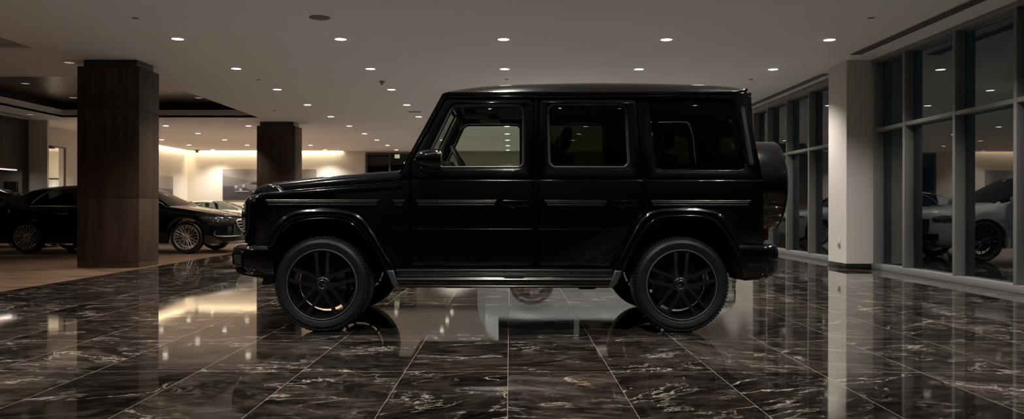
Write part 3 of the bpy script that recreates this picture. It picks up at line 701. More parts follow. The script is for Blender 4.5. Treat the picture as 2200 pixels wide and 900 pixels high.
for side in (0, 1):
    def mk(b): return flip_y(b, YC) if side else b
    for lo_, up_, win, gm, mo, hx, name in ((DF_LO, FD_UP, WF, GLASSF, (892, 1068), 1080, 'front'), (DR_LO, RD_UP, WR, GLASSP, (1170, 1305), 1316, 'rear')):
        x0, x1 = (884, 1144) if name == 'front' else (1159, 1380)
        cr = bead(x0, x1, 388.0, 0.004)
        lw = bead(x0, x1 if name == 'front' else 1335, 492.3, 0.002, 0.0035)
        upb = up_plate([up_, [(p[0], p[1])+tuple(p[2:]) for p in win]], 0.004, 0.045, 0.004)
        d = obj('door', mk(join(lo_plate([lo_], 0.004, 0.045, 0.004), upb, cr, lw)), PAINT, G, 35)
        obj('window_seal', mk(seal(win, 0.0, 0.020)), SEAL, d, 50)
        # polished lower edge of the window opening
        obj('window_pane', mk(glasspane(win, 0.012)), gm, d, 30)
        obj('side_moulding', mk(moulding(*mo)), BPLAST, d)
        obj('moulding_rib', mk(ribs(*mo)), TRIM, d, 60)
        h = obj('door_handle', mk(handle(hx)), PAINT, d)
        obj('handle_trim', mk(handle_bits(hx)), TRIM, d, 60)
        # hinge knuckles at the front shut line
        hx2 = 881.5 if name == 'front' else 1156.5
        hs = []
        for py in (399, 420, 503, 518):
            a, z = LO((hx2, py))[:2]; hs.append(tube([(a, YS-0.006, z-0.018), (a, YS-0.006, z+0.018)], 0.006, 8))
        obj('hinge', mk(join(*hs)), PAINT, d, 60)
        # under-window ledge
        py = 367.5
        pts = []
        for p in ([(906, 364), (912, 367.5), (1105, 367.5), (1120, 364.5), (1128, 357), (1131, 345)] if name == 'front' else [(1176, 350), (1180, 359), (1190, 366.5), (1342, 366.5), (1353, 361), (1357, 350)]):
            q = UP(p, 0.004); pts.append((q[0], yat(q[1])-0.005, q[1]))
        obj('window_ledge', mk(tube(pts, 0.005, 8)), PAINT, d, 60)
        # inner door card
        a0, a1 = (-0.80, 0.16) if name == 'front' else (0.24, 1.0)
        obj('door_card', mk(box(a0, a1, YS+0.05, YS+0.09, 0.62, 1.30, 0.01)), LEATHER, d)
    # fixed quarter window and vent slot
    qo = inset(rpoly([UP(p) for p in WQ]), 0.006)
    obj('quarter_window', mk(world_loops_up([qo], 0.004, 0.008, 0.003)), GLASSP, G, 30)
    qi = inset(qo, 0.055)
    obj('quarter_window_border', mk(world_loops_up([inset(qo, 0.001), qi], -0.004, 0.004, 0.001)), SCREEN, G)
    pts = []
    for p in ((1409, 355), (1413, 362), (1422, 365.8), (1590, 365.8), (1599, 362), (1603, 352)):
        q = UP(p); pts.append((q[0], yat(q[1])-0.005, q[1]))
    obj('window_ledge', mk(tube(pts, 0.0035, 8)), PAINT, G, 60)
    obj('pillar_vent', mk(up_plate([[(1589, 228, 5), (1599, 226, 5), (1620, 352, 4), (1611, 355, 4)]], 0.010, 0.016, 0.005)), SEAL, G, 40)
    # creases on wing and rear quarter
    def crease():
        P = []
        for px, py in ((627, 409.5), (700, 403.5), (780, 397.5), (855, 392), (880, 389)):
            q = LO((px, py)); P.append((q[0], YS-0.001, q[1]))
        return [tube(P, 0.004, 8), bead(1384, 1639, 388, 0.002), bead(842, 881, 492.8, 0.001, 0.003)]
    for cr_ in crease(): obj('body_crease', mk(cr_), PAINT, G, 60)
    for a, b in ((570, 815), (843, 870), (1397, 1613)):
        s_ = obj('side_moulding', mk(moulding(a, b)), BPLAST, G); obj('moulding_rib', mk(ribs(a, b)), TRIM, s_, 60)
    # rain gutter round the roof edge
    P = []
    for px, py in ((961, 205), (958, 202), (964, 200.5), (985, 200.5), (1100, 199.5), (1300, 199), (1500, 198.5), (1580, 197.5), (1594, 195.5), (1602, 192)):
        q = UP((px, py)); P.append((q[0], yat(q[1])-0.012, q[1]))
    q = P[-1]; P += [(q[0]+0.012, q[1]+0.05, q[2]+0.006), (q[0]+0.02, q[1]+0.2, q[2]+0.008), (q[0]+0.022, YC+0.01, q[2]+0.008)]
    obj('rain_gutter', mk(tube(P, 0.0125, 10)), PAINT, G, 60)
    # flares
    def flare(outer, inner, close):
        o = [LO(p, 0.085)[:2] for p in outer]; i = [LO(p, 0.085)[:2] for p in inner]
        bm = xf(plate([o+i[::-1]], 0.088, 0.014, 3), lambda u, v, q: (u, YS-0.085+0.044-q, v))
        return bm
    def lip(path, w, r):
        return tube([(LO(p, w)[0], YS-w, LO(p, w)[1]) for p in path], r, 8)
    inF = [(836, 598), (822, 570), (812, 548), (798, 523), (782, 499), (770, 484), (755, 474.5), (741, 469), (729, 466.5), (690, 465), (660, 467), (640, 470.5), (622, 476), (611, 485), (602, 497), (590, 519), (584, 533)]
    inR = [(1592, 560), (1577, 531), (1562, 505), (1548, 486), (1538, 475.5), (1528, 469.5), (1514, 465.5), (1498, 463), (1470, 462), (1442, 463), (1422, 465.5), (1407, 470.5), (1397, 478), (1389, 488), (1376, 508), (1364, 527), (1346, 568), (1337, 592), (1333, 600)]
    obj('wheel_arch_flare', mk(join(flare([(853, 583)]+FLR_F[1:-1]+[(570, 530)], inF, 0), lip(FLR_F[2:-1], 0.060, 0.007), lip([(x+(3 if x < 700 else -3), y+4) for x, y in inF[3:-2]], 0.084, 0.004))), PAINT, G, 45)
    obj('wheel_arch_flare', mk(join(flare([(1592, 540)]+FLR_R[:-1]+[(1318, 583)], inR, 0), lip(FLR_R[:-1], 0.060, 0.007), lip(inR[2:-3], 0.084, 0.004))), PAINT, G, 45)
    # side step
    prof = [(6.50, 0.512), (6.435, 0.509), (6.428, 0.500), (6.425, 0.496), (6.440, 0.493), (6.440, 0.462), (6.435, 0.456)]
    tubep = [(6.455, 0.458), (6.40, 0.455), (6.383, 0.450), (6.372, 0.440), (6.366, 0.428), (6.366, 0.408), (6.372, 0.398), (6.380, 0.392), (6.384, 0.384), (6.380, 0.378), (6.392, 0.366), (6.455, 0.362)]
    xa, xb = LO((852, 595), 0.09)[0], LO((1316, 595), 0.09)[0]
    st = obj('side_step', mk(loft([[(x, y, z) for y, z in prof+[(6.50, 0.456)]] for x in (xa-0.005, xb+0.005)])), BPLAST, G, 25)
    obj('step_rib', mk(join(tube([(xa, 6.437, 0.480), (xb, 6.437, 0.480)], 0.003, 6), tube([(xa, 6.437, 0.470), (xb, 6.437, 0.470)], 0.002, 6), tube([(xa, 6.428, 0.505), (xb, 6.428, 0.505)], 0.004, 8))), TRIM, st, 60)
    obj('step_tube', mk(loft([[(x, y, z) for y, z in tubep] for x in (xa, xb)])), STEP, st, 50)
    for e in ([(831, 582), (845, 581), (850, 599), (859, 617), (848, 619), (841, 609)], [(1336, 582), (1321, 581), (1316, 599), (1307, 617), (1318, 619), (1326, 609)]):
        obj('step_end_cap', mk(xf(plate([[LO(p, 0.1)[:2] for p in e]], 0.11, 0.008, 2), lambda u, v, q: (u, 6.415-q, v))), CAP, st, 40)
    # mud flap behind front bumper and inner lining of rear bumper
    obj('mud_flap', mk(xf(plate([[LO(p, 0.02)[:2] for p in [(561, 614), (575, 560), (587, 522), (600, 522), (590, 560), (586, 611)]]], 0.24, 0.01), lambda u, v, q: (u, 6.56-q, v))), LINER, G)

# roof: rounded pan inside the gutter
def roofz(x, y):
    d = min(y, 2*YC-y)-6.575
    edge = 1.955+0.0*x
    top = interp([(-0.54, 1.962), (-0.50, 1.985), (-0.44, 2.002), (-0.30, 2.022), (-0.1, 2.040), (0.2, 2.052), (0.7, 2.062), (1.2, 2.058), (1.6, 2.048), (1.8, 2.036), (1.9, 2.022), (1.96, 2.0), (1.99, 1.975)], x)
    t = max(0, min(1, d/0.19)); f = (1-(1-t)**2.4)
    return edge+(top-edge)*f+0.02*smoothstep(0.2, 0.76, d)*(1 if -0.3 < x < 1.8 else 0.5)
ys = [6.575, 6.578, 6.585, 6.60, 6.62, 6.65, 6.69, 6.74, 6.80, 6.9, 7.1, YC]; ys = ys+[2*YC-y for y in ys[-2::-1]]
rx = [-0.545, -0.53, -0.50, -0.46, -0.42, -0.36, -0.28, -0.1, 0.1, 0.4, 0.7, 1.0, 1.3, 1.6, 1.75, 1.85, 1.9, 1.94, 1.965, 1.985]
obj('roof', loft([[(x, y, roofz(x, y)) for y in ys]+[(x, y, 1.93) for y in ys[::-1]] for x in rx]), PAINT, G, 60)
obj('headliner', box(-0.45, 1.9, 6.62, 2*YC-6.62, 1.895, 1.925), HEADLN, G)
# windscreen, rear screen
def ws(y0, y1, t0, t1, th=0.006):
    a, b = (-0.868, 1.305), (-0.545, 1.925)
    dx, dz = b[0]-a[0], b[1]-a[1]; n = Vector((-dz, dx)).normalized()
    bm = bmesh.new()
    P = []
    for s in (0, 1):
        for t, y in ((t0, y0), (t0, y1), (t1, 2*YC-6.0 if False else y1), (t1, y0)):
            ins = 0.085*t if False else 0
            yy_ = y+(0.085*t if y < YC else -0.085*t)
            P.append((a[0]+dx*t+n.x*th*s, yy_, a[1]+dz*t+n.y*th*s))
    v = [bm.verts.new(p) for p in P]
    for f in ((0, 1, 2, 3), (7, 6, 5, 4), (0, 4, 5, 1), (1, 5, 6, 2), (2, 6, 7, 3), (3, 7, 4, 0)): bm.faces.new([v[i] for i in f])
    bmesh.ops.recalc_face_normals(bm, faces=bm.faces); return bm
obj('windscreen', ws(6.52, 2*YC-6.52, 0.03, 0.97), GLASSF, G)
obj('windscreen_frame', join(ws(6.475, 6.53, -0.05, 1.0, 0.02), ws(2*YC-6.53, 2*YC-6.475, -0.05, 1.0, 0.02), ws(6.475, 2*YC-6.475, -0.05, 0.03, 0.02), ws(6.475, 2*YC-6.475, 0.97, 1.02, 0.02)), PAINT, G)
for y in (6.95, 7.75):
    obj('wiper', join(tube([(-0.905, y, 1.335), (-0.93, y+0.05, 1.395), (-0.875, y+0.1, 1.43)], 0.010, 6), tube([(-0.91, y, 1.385), (-0.80, y+0.5, 1.56)], 0.008, 6), box(-0.965, -0.90, y-0.03, y+0.04, 1.285, 1.335, 0.012)), BPLAST, G)

# indicator lamps on the wings
def indicator():
    b = [(565, 418), (569, 401, 3), (576, 396.5, 3), (592, 399, 4), (607, 414, 3), (600, 418)]
    L = [tuple(PX(p[0], p[1], 6.50))+tuple(q*6.5/F for q in p[2:]) for p in b]
    return xf(plate([rpoly(L)], 0.11, 0.018, 4), lambda u, v, q: (u, 6.56-q, v))
both('indicator_lamp', indicator, LAMPG, G, 50)
def ind_frame():
    P = []
    for px, py in ((563, 418), (571, 402), (577, 397.5), (590, 399.5), (600, 409), (606, 417), (595, 416.5), (575, 418.5), (563, 418)):
        x, z = PX(px, py, 6.50); P.append((x, 6.503, z))
    return tube(P, 0.004, 6)
both('indicator_trim', ind_frame, TRIM, G, 60)

# front: grille, round headlamps, bumper
gr = obj('grille', box(-2.262, -2.225, 6.93, 2*YC-6.93, 0.80, 1.07, 0.012), BPLAST, G)
for i in range(3): obj('grille_bar', box(-2.275, -2.255, 6.95, 2*YC-6.95, 0.85+i*0.07, 0.88+i*0.07, 0.006), PAINT, gr)
for s in (-1, 1):
    y = YC+s*0.60
    h = obj('headlamp', xf(lathe([(0, -0.03), (0.07, -0.028), (0.10, -0.018), (0.112, 0.0), (0.112, 0.03)], 32, 'X'), lambda a, b, c: (a-2.215, b+y, c+0.935)), LAMPG, G, 50)
    obj('headlamp_ring', xf(lathe([(0.112, -0.005), (0.125, -0.008), (0.13, 0.0), (0.128, 0.03), (0.112, 0.03)], 32, 'X', True), lambda a, b, c: (a-2.215, b+y, c+0.935)), CHROME, h, 50)
def corner_trim():
    P = [(-2.113, 6.466, 1.085), (-2.112, 6.466, 1.05), (-2.116, 6.467, 0.9), (-2.125, 6.470, 0.83), (-2.145, 6.49, 0.79), (-2.17, 6.53, 0.775)]
    return tube(P, 0.0045, 6)
both('corner_trim', corner_trim, TRIM, G, 60)
def fb_ring(z, ins, yin=0.0):
    half = [(-1.90, 6.412), (-2.03, 6.405), (-2.115, 6.415), (-2.14, 6.43), (-2.285, 6.60), (-2.305, 6.635), (-2.36, 6.85), (-2.39, 7.1), (-2.40, YC)]
    pts = [(min(x+ins, -1.90), y+ins*0.6 if y < YC else y) for x, y in half]
    return [(x, y, z) for x, y in pts]+[(x, 2*YC-y, z) for x, y in pts[-2::-1]]
fb = obj('front_bumper', loft([fb_ring(z, i) for z, i in ((0.705, 0.09), (0.700, 0.05), (0.690, 0.025), (0.672, 0.006), (0.655, 0.0), (0.53, 0.0), (0.515, 0.006), (0.475, 0.03), (0.445, 0.075), (0.425, 0.12), (0.42, 0.16))]), PAINT, G, 35)
for s in (0, 1):
    def mk(b): return flip_y(b, YC) if s else b
    A, B = Vector((-2.15, 6.440, 0)), Vector((-2.283, 6.597, 0)); n = Vector((-0.763, -0.647, 0)).normalized()
    L = (B-A).length; d = (B-A).normalized()
    def place(u, w, z): p = A+d*u+n*w; return (p.x, p.y, z)
    fr = xf(plate([rpoly([(0.004, 0.525, .01), (L-0.004, 0.525, .01), (L-0.002, 0.655, .015), (0.004, 0.655, .015)]), rpoly([(0.024, 0.54, .01), (L-0.018, 0.54, .01), (L-0.018, 0.635, .01), (0.024, 0.635, .01)])], 0.02, 0.004), lambda u, v, q: place(u, 0.006+q, v))
    it = obj('bumper_intake', mk(fr), PAINT, fb, 40)
    bars = []
    for k in range(9):
        u0 = 0.024+k*(L-0.042)/8
        bars.append(tube([place(u0, 0.004, 0.54), place(min(L-0.018, u0+0.05), 0.004, 0.635)], 0.0025, 5)); bars.append(tube([place(u0, 0.004, 0.54), place(max(0.024, u0-0.05), 0.004, 0.635)], 0.0025, 5))
    obj('intake_mesh', mk(join(*bars)), BPLAST, it, 60)
    obj('lower_intake', mk(xf(plate([rpoly([(0.02, 0.462), (L-0.03, 0.462), (L-0.01, 0.512), (0.01, 0.512)])], 0.01, 0.003), lambda u, v, q: place(u, 0.0-(0.512-v)*0.55+q, v))), LINER, fb)
obj('bumper_trim', xf(loft([fb_ring(z, i) for z, i in ((0.452, 0.055), (0.448, 0.055), (0.440, 0.072), (0.444, 0.08))]), lambda x, y, z: (x, y, z)), DSTEEL, fb)

# rear bumper, tail lamps, spare wheel
RB = [(0.712, -0.05, 0.03, -0.05), (0.706, -0.02, 0.008, -0.02), (0.692, 0.0, 0.0, 0.0), (0.66, 0.012, -0.004, 0.01), (0.64, 0.016, -0.005, 0.016), (0.58, 0.012, -0.004, 0.035), (0.50, 0.0, 0.0, 0.06), (0.455, -0.03, 0.012, 0.075), (0.43, -0.07, 0.035, 0.085), (0.418, -0.16, 0.06, 0.10)]
rings = []
for z, xo, yo, fo in RB:
    half = [(1.80+fo, 6.41+yo), (2.03+min(xo, 0), 6.40+yo), (2.10+xo, 6.415+yo), (2.155+xo, 6.46+yo), (2.19+xo, 6.56+yo), (2.22+xo, 6.8), (2.235+xo, YC)]
    rings.append([(x, y, z) for x, y in half]+[(x, 2*YC-y, z) for x, y in half[-2::-1]])
obj('rear_bumper', loft(rings), PAINT, G, 35)
both('bumper_flap', lambda: xf(plate([[LO(p, 0.02)[:2] for p in [(1576, 530), (1590, 562), (1600, 601), (1582, 599), (1575, 560)]]], 0.24, 0.01), lambda u, v, q: (u, 6.545-q, v)), LINER, G)
both('tail_lamp', lambda: box(2.055, 2.10, 6.475, 6.60, 0.745, 0.85, 0.012), REDL, G, 40)
both('tail_lamp_guard', lambda: tube([(2.09, 6.48, 0.858), (2.125, 6.50, 0.855), (2.13, 6.55, 0.845), (2.10, 6.59, 0.84)], 0.007, 6), REDL, G)
R0 = 0.405
cp = [(0.0, 0.0), (R0-0.05, 0.0), (R0-0.015, 0.012), (R0-0.006, 0.03), (R0-0.002, 0.034), (R0, 0.05), (R0, 0.24), (R0-0.004, 0.262), (R0-0.012, 0.268), (R0-0.022, 0.286), (R0-0.05, 0.298), (R0-0.12, 0.305), (0.0, 0.306)]
sp_ = obj('spare_wheel_cover', xf(lathe(cp, 96, 'X'), lambda a, b, c: (a+2.135, b+YC, c+1.208)), PAINT, G, 30)
obj('cover_rim', join(xf(lathe([(R0-0.002, 0.262), (R0+0.004, 0.266), (R0-0.003, 0.276), (R0-0.014, 0.272)], 96, 'X', True), lambda a, b, c: (a+2.135, b+YC, c+1.208))), DSTEEL, sp_, 60)

# mirrors
def mirror():
    st = [(891, 343, 3, .03), (894, 342.5, 9, .055), (900, 342, 15, .08), (910, 341.5, 19, .10), (922, 342, 21.5, .112), (936, 342.5, 22.8, .118), (943, 343, 22, .116), (946, 343, 20, .108)]
    R = []
    for px, py, h, wd in st:
        x, z = PX(px, py, 6.30); hh = h*6.3/F; n = 20; ring = []
        for k in range(n):
            a = 2*PI*k/n; c, s = math.cos(a), math.sin(a)
            e = 0.7
            ring.append((x, 6.315+wd*math.copysign(abs(c)**e, c), z+hh*math.copysign(abs(s)**e, s)))
        R.append(ring)
    return loft(R)
def mirror_trim():
    P = []
    for px, py, dy in ((892, 341, .028), (900, 337.5, .072), (912, 333.5, .094), (926, 331.5, .110), (938, 330.5, .118), (943, 331, .118)):
        x, z = PX(px, py, 6.22); P.append((x, 6.315-dy, z))
    return P
ms = both('mirror_housing', mirror, PAINT, G, 50)
for s, mo in enumerate(ms):
    def mk(b): return flip_y(b, YC) if s else b
    obj('mirror_indicator', mk(tube(mirror_trim(), [0.003, 0.006, 0.008, 0.009, 0.009, 0.006], 8)), LAMPC2, mo, 60)
    x, z = PX(944, 343, 6.3)
    obj('mirror_glass', mk(xf(plate([rpoly([(-0.095, -0.065, .03), (0.095, -0.065, .03), (0.095, 0.065, .03), (-0.095, 0.065, .03)])], 0.006, 0.002), lambda u, v, q: (x+0.010+q, 6.315+u, z+v))), CHROME, mo)
    a = PX(918, 364, 6.38); b = PX(933, 374, 6.44)
    obj('mirror_arm', mk(join(tube([(a[0]-0.03, 6.36, a[1]+0.03), (a[0], 6.40, a[1]), (b[0]-0.01, 6.455, b[1]+0.01)], [0.03, 0.026, 0.024], 10), tube([(a[0]+0.01, 6.39, a[1]), (b[0], 6.45, b[1])], 0.006, 6))), PAINT, mo, 50)

# cabin
obj('dashboard', join(box(-0.86, -0.50, 6.60, 2*YC-6.60, 0.95, 1.335, 0.05), box(-0.72, -0.48, 6.72, 7.15, 1.30, 1.40, 0.03)), LEATHER, G, 40)
obj('dash_vent', join(*[box(-0.60+i*0.022, -0.593+i*0.022, 6.62+i*0.01, 6.70, 1.33-i*0.004, 1.42-i*0.014, 0.002) for i in range(5)]), DSTEEL, G)
sw = obj('steering_wheel', bmesh.new(), LEATHER, G)
bm = join(xf(tube([(0.185*math.cos(a), 0, 0.185*math.sin(a)) for a in [2*PI*k/32 for k in range(32)]], 0.017, 10, True), lambda x, y, z: (x, y, z)),
          box(-0.17, 0.17, -0.015, 0.02, -0.02, 0.02, 0.008), box(-0.02, 0.02, -0.015, 0.02, -0.17, 0.0, 0.008), xf(lathe([(0, -0.03), (0.06, -0.025), (0.065, 0.02), (0, 0.04)], 20, 'Y'), lambda x, y, z: (x, y, z)))
Rm = Matrix.Rotation(math.radians(-28), 4, 'Y') @ Matrix.Rotation(math.radians(90), 4, 'Z')
for v in bm.verts: v.co = Rm @ v.co + Vector((-0.415, 6.93, 1.37)) - wloc(G)
bm.to_mesh(sw.data); bm.free()
for p in sw.data.polygons: p.use_smooth = True
def seat(y, x, w=0.25):
    def rb(x0, x1, z0, z1, ww, tilt):
        b = box(x0, x1, y-ww, y+ww, z0, z1, 0.045)
        return xf(b, lambda a, c, d: (a+(d-z0)*tilt, c, d))
    return join(rb(x-0.45, x+0.08, 0.66, 0.88, w, 0), rb(x-0.02, x+0.14, 0.80, 1.46, w, 0.22), rb(x+0.15, x+0.24, 1.50, 1.70, 0.14, 0.15), tube([(x+0.17, y-0.06, 1.42), (x+0.19, y-0.06, 1.55)], 0.008), tube([(x+0.17, y+0.06, 1.42), (x+0.19, y+0.06, 1.55)], 0.008))
for y in (6.92, 7.75): obj('front_seat', seat(y, 0.27), LEATHER, G, 50)
for y in (6.90, 7.335, 7.77): obj('rear_seat', seat(y, 1.15, 0.2), LEATHER, G, 50)
obj('overhead_console', join(box(-0.42, -0.20, 7.15, 7.50, 1.84, 1.90, 0.02), box(-0.30, -0.10, 6.72, 7.1, 1.845, 1.87, 0.01), box(-0.30, -0.10, 7.58, 7.96, 1.845, 1.87, 0.01)), HEADLN, G, 40)
obj('rear_view_mirror', join(box(-0.475, -0.45, 7.22, 7.45, 1.74, 1.80, 0.01), tube([(-0.46, YC, 1.78), (-0.50, YC, 1.86)], 0.01)), BPLAST, G)

# wheels
def star(r, t):
    parts = [lathe([(r*0.86, -t), (r*0.93, -t*1.6), (r, -t), (r, t), (r*0.86, t)], 40, 'Y', True)]
    for k in range(3):
        a = PI/2+k*2*PI/3; d = Vector((math.cos(a), 0, math.sin(a))); s_ = Vector((-d.z, 0, d.x))
        bm = bmesh.new()
        v = [bm.verts.new(p) for p in (d*r*0.9, s_*r*0.13, s_*-r*0.13, Vector((0, -t*2.2, 0)), Vector((0, t, 0)))]
        for f in ((0, 1, 3), (0, 3, 2), (0, 2, 4), (0, 4, 1)): bm.faces.new([v[i] for i in f])
        bmesh.ops.recalc_face_normals(bm, faces=bm.faces); parts.append(bm)
    return join(*parts)
def tyre_bm(R, rim, W, lugs=84):
    # outer face at y = 0, inner at y = W
    prof = [(rim-0.006, 0.030), (rim+0.002, 0.012), (rim+0.012, 0.006), (rim+0.03, 0.001), (rim+0.055, -0.003), (R-0.035, 0.006), (R-0.022, 0.014), (R-0.012, 0.028), (R-0.007, 0.045),
            (R-0.003, W*0.3), (R-0.002, W*0.5), (R-0.003, W*0.7), (R-0.007, W-0.045), (R-0.022, W-0.014), (R-0.035, W-0.006), (rim+0.03, W-0.001), (rim-0.006, W-0.03)]
    bms = [lathe(prof, 96, 'Y', True)]
    if lugs:
        b = bmesh.new()
        for k in range(lugs):
            a0 = 2*PI*k/lugs; a1 = a0+2*PI/lugs*0.66
            for (r0, y0, r1, y1) in ((R-0.024, 0.0125, R-0.001, 0.075), (R-0.001, W-0.075, R-0.024, W-0.0125)):
                ins = 0.02; P = []
                for a in (a0, a1):
                    for dr in (0.0, 0.0045):
                        P.append((a, r0-(0.003 if dr == 0 else 0)+dr*0.6, y0-dr*0.5 if y0 < W/2 else y0)); P.append((a, R-0.008+dr*1.3, (y0+0.02) if y0 < W/2 else y1-0.02)); P.append((a, r1-0.004+dr, y1 if y0 < W/2 else y0))
                vs = [b.verts.new((r*math.cos(a), y, r*math.sin(a))) for a, r, y in P]
                # per angle: lower(0,1,2) upper(3,4,5)
                for f in ((3, 4, 10, 9), (4, 5, 11, 10), (0, 1, 4, 3), (1, 2, 5, 4), (6, 7, 10, 9), (7, 8, 11, 10), (0, 3, 9, 6), (2, 5, 11, 8)):
                    b.faces.new([vs[i] for i in f])
        bmesh.ops.recalc_face_normals(b, faces=b.faces)
        bms.append(b)
    return join(*bms)
def rim_bm(rim, W):
    # barrel: lip, step, well, back edge
    prof = [(rim, 0.012), (rim-0.004, 0.002), (rim-0.010, 0.002), (rim-0.016, 0.012), (rim-0.022, 0.035), (rim-0.030, 0.06), (rim-0.040, W*0.6), (rim-0.044, W-0.02), (rim, W-0.02), (rim, W-0.05), (rim-0.012, W*0.6), (rim-0.01, 0.03)]
    return lathe(prof, 96, 'Y', True)
def spoke_pair(ang, rim):
    """two slim bars that run side by side from the hub to the rim"""
    out = []
    for s in (-1, 1):
        st = []
        for r, off, w, yf, d in ((0.035, 0.020, 0.024, 0.040, 0.034), (0.075, 0.036, 0.019, 0.034, 0.034), (0.10, 0.039, 0.0160, 0.031, 0.032), (0.18, 0.043, 0.0150, 0.022, 0.030), (rim-0.030, 0.047, 0.0160, 0.010, 0.032), (rim-0.017, 0.048, 0.020, 0.007, 0.040)):
            o = off*s
            sec = [(o-w, yf+0.006), (o-w*0.8, yf), (o+w*0.8, yf), (o+w, yf+0.006), (o+w*0.8, yf+d), (o-w*0.8, yf+d)]
            rr = math.sqrt(max(r*r-o*o, 0.0)) if r > 0.2 else r
            st.append([(rr*math.cos(ang)-q*math.sin(ang), y, rr*math.sin(ang)+q*math.cos(ang)) for q, y in sec])
        out.append(loft(st))
    return join(*out)
WHEELS = []
def g_wheel(x, y, mirror_):
    w = obj('wheel', join(rim_bm(0.282, 0.25), *[spoke_pair(PI/2+2*PI*k/5, 0.282) for k in range(5)],
            lathe([(0, 0.030), (0.045, 0.030), (0.058, 0.036), (0.066, 0.048), (0.07, 0.075), (0.05, 0.12), (0, 0.12)], 40, 'Y'),
            *[xf(lathe([(0, -0.012), (0.007, -0.012), (0.009, 0.0), (0.009, 0.02)], 6, 'Y'), lambda a, b, c, k=k: (a+0.060*math.cos(PI/2+2*PI*(k+0.5)/5)*1.0, b+0.05, c+0.060*math.sin(PI/2+2*PI*(k+0.5)/5))) for k in range(5)]), RIMB, None, 40)
    w.parent = G; w.location = Vector((x, y, 0.388))-G.location
    if mirror_: w.rotation_euler = (0, 0, PI)
    if not WHEELS:
        parts = [('tyre', tyre_bm(0.388, 0.283, 0.275), RUBBER, 35), ('rim_lip', lathe([(0.2850, 0.010), (0.2830, 0.0015), (0.2800, -0.0015), (0.2765, 0.001), (0.2755, 0.010)], 96, 'Y', True), RIML, 60),
                 ('wheel_emblem', xf(star(0.036, 0.0022), lambda a, b, c: (a, b+0.027, c)), CHROME, 30),
                 ('brake_disc', join(lathe([(0.06, 0.13), (0.175, 0.13), (0.175, 0.155), (0.06, 0.155)], 64, 'Y', True), lathe([(0.0, 0.16), (0.213, 0.16), (0.216, 0.165), (0.0, 0.17)], 48, 'Y', True), lathe([(0, 0.11), (0.085, 0.11), (0.085, 0.20), (0, 0.20)], 32, 'Y')), DSTEEL, 35),
                 ('brake_caliper', join(*[xf(box(0.10, 0.185, 0.10, 0.19, -0.03, 0.03, 0.012), lambda a, b, c, t=t: (a*math.cos(t)-c*math.sin(t), b, a*math.sin(t)+c*math.cos(t))) for t in (-0.35, 0.0, 0.35)]), DSTEEL, 40)]
        for n_, b_, m_, s_ in parts: obj(n_, b_, m_, w, s_, world=False)
        WHEELS.append(w)
    else:
        for ch in WHEELS[0].children:
            c = ch.copy(); COL.objects.link(c); c.parent = w
    return w
for x in (-1.511, 1.377):
    g_wheel(x, 6.40, False)
    g_wheel(x, 2*YC-6.40, True)
# ------------------------------------------------------------------ other cars in the showroom
def ms_wheel(parent, name, x, y, R, rim, W, face, nsp, m, twin=True, src=None):
    """many-spoke wheel; face = -1 shows its outer side towards -y"""
    if src is None:
        parts = [lathe([(rim, 0.012), (rim-0.004, 0.0), (rim-0.014, 0.0), (rim-0.022, 0.02), (rim-0.03, 0.08), (rim-0.02, W-0.03), (rim, W-0.02), (rim, W-0.04), (rim-0.015, 0.07)], 48, 'Y', True),
                 lathe([(0, 0.018), (0.035, 0.018), (0.055, 0.03), (0.06, 0.08), (0, 0.08)], 24, 'Y')]
        for k in range(nsp):
            a = 2*PI*(k+0.5*(0 if not twin else 0))/nsp; off = (0.006 if k % 2 else -0.006) if twin else 0
            st = []
            for r, yf, wd, o in ((0.045, 0.026, 0.010, off*0.3), (rim*0.5, 0.022, 0.0062, off), (rim-0.018, 0.006, 0.0075, -off*1.2)):
                sec = [(o-wd, yf+0.004), (o, yf), (o+wd, yf+0.004), (o+wd*0.7, yf+0.022), (o-wd*0.7, yf+0.022)]
                st.append([(r*math.cos(a)-q*math.sin(a), yy, r*math.sin(a)+q*math.cos(a)) for q, yy in sec])
            parts.append(loft(st))
        w = obj(name, join(*parts), m, parent, 40, world=False)
        obj('tyre', tyre_bm(R, rim+0.002, W, 0), RUBBER, w, 40, world=False)
        obj('brake_disc', lathe([(0.05, 0.12), (0.19, 0.12), (0.19, 0.14), (0.05, 0.14)], 32, 'Y', True), DSTEEL, w, 40, world=False)
    else:
        w = src.copy(); COL.objects.link(w); w.parent = parent
        for ch in src.children: c = ch.copy(); COL.objects.link(c); c.parent = w
    w.location = (x, y, R); w.rotation_euler = (0, 0, 0 if face < 0 else PI)
    return w

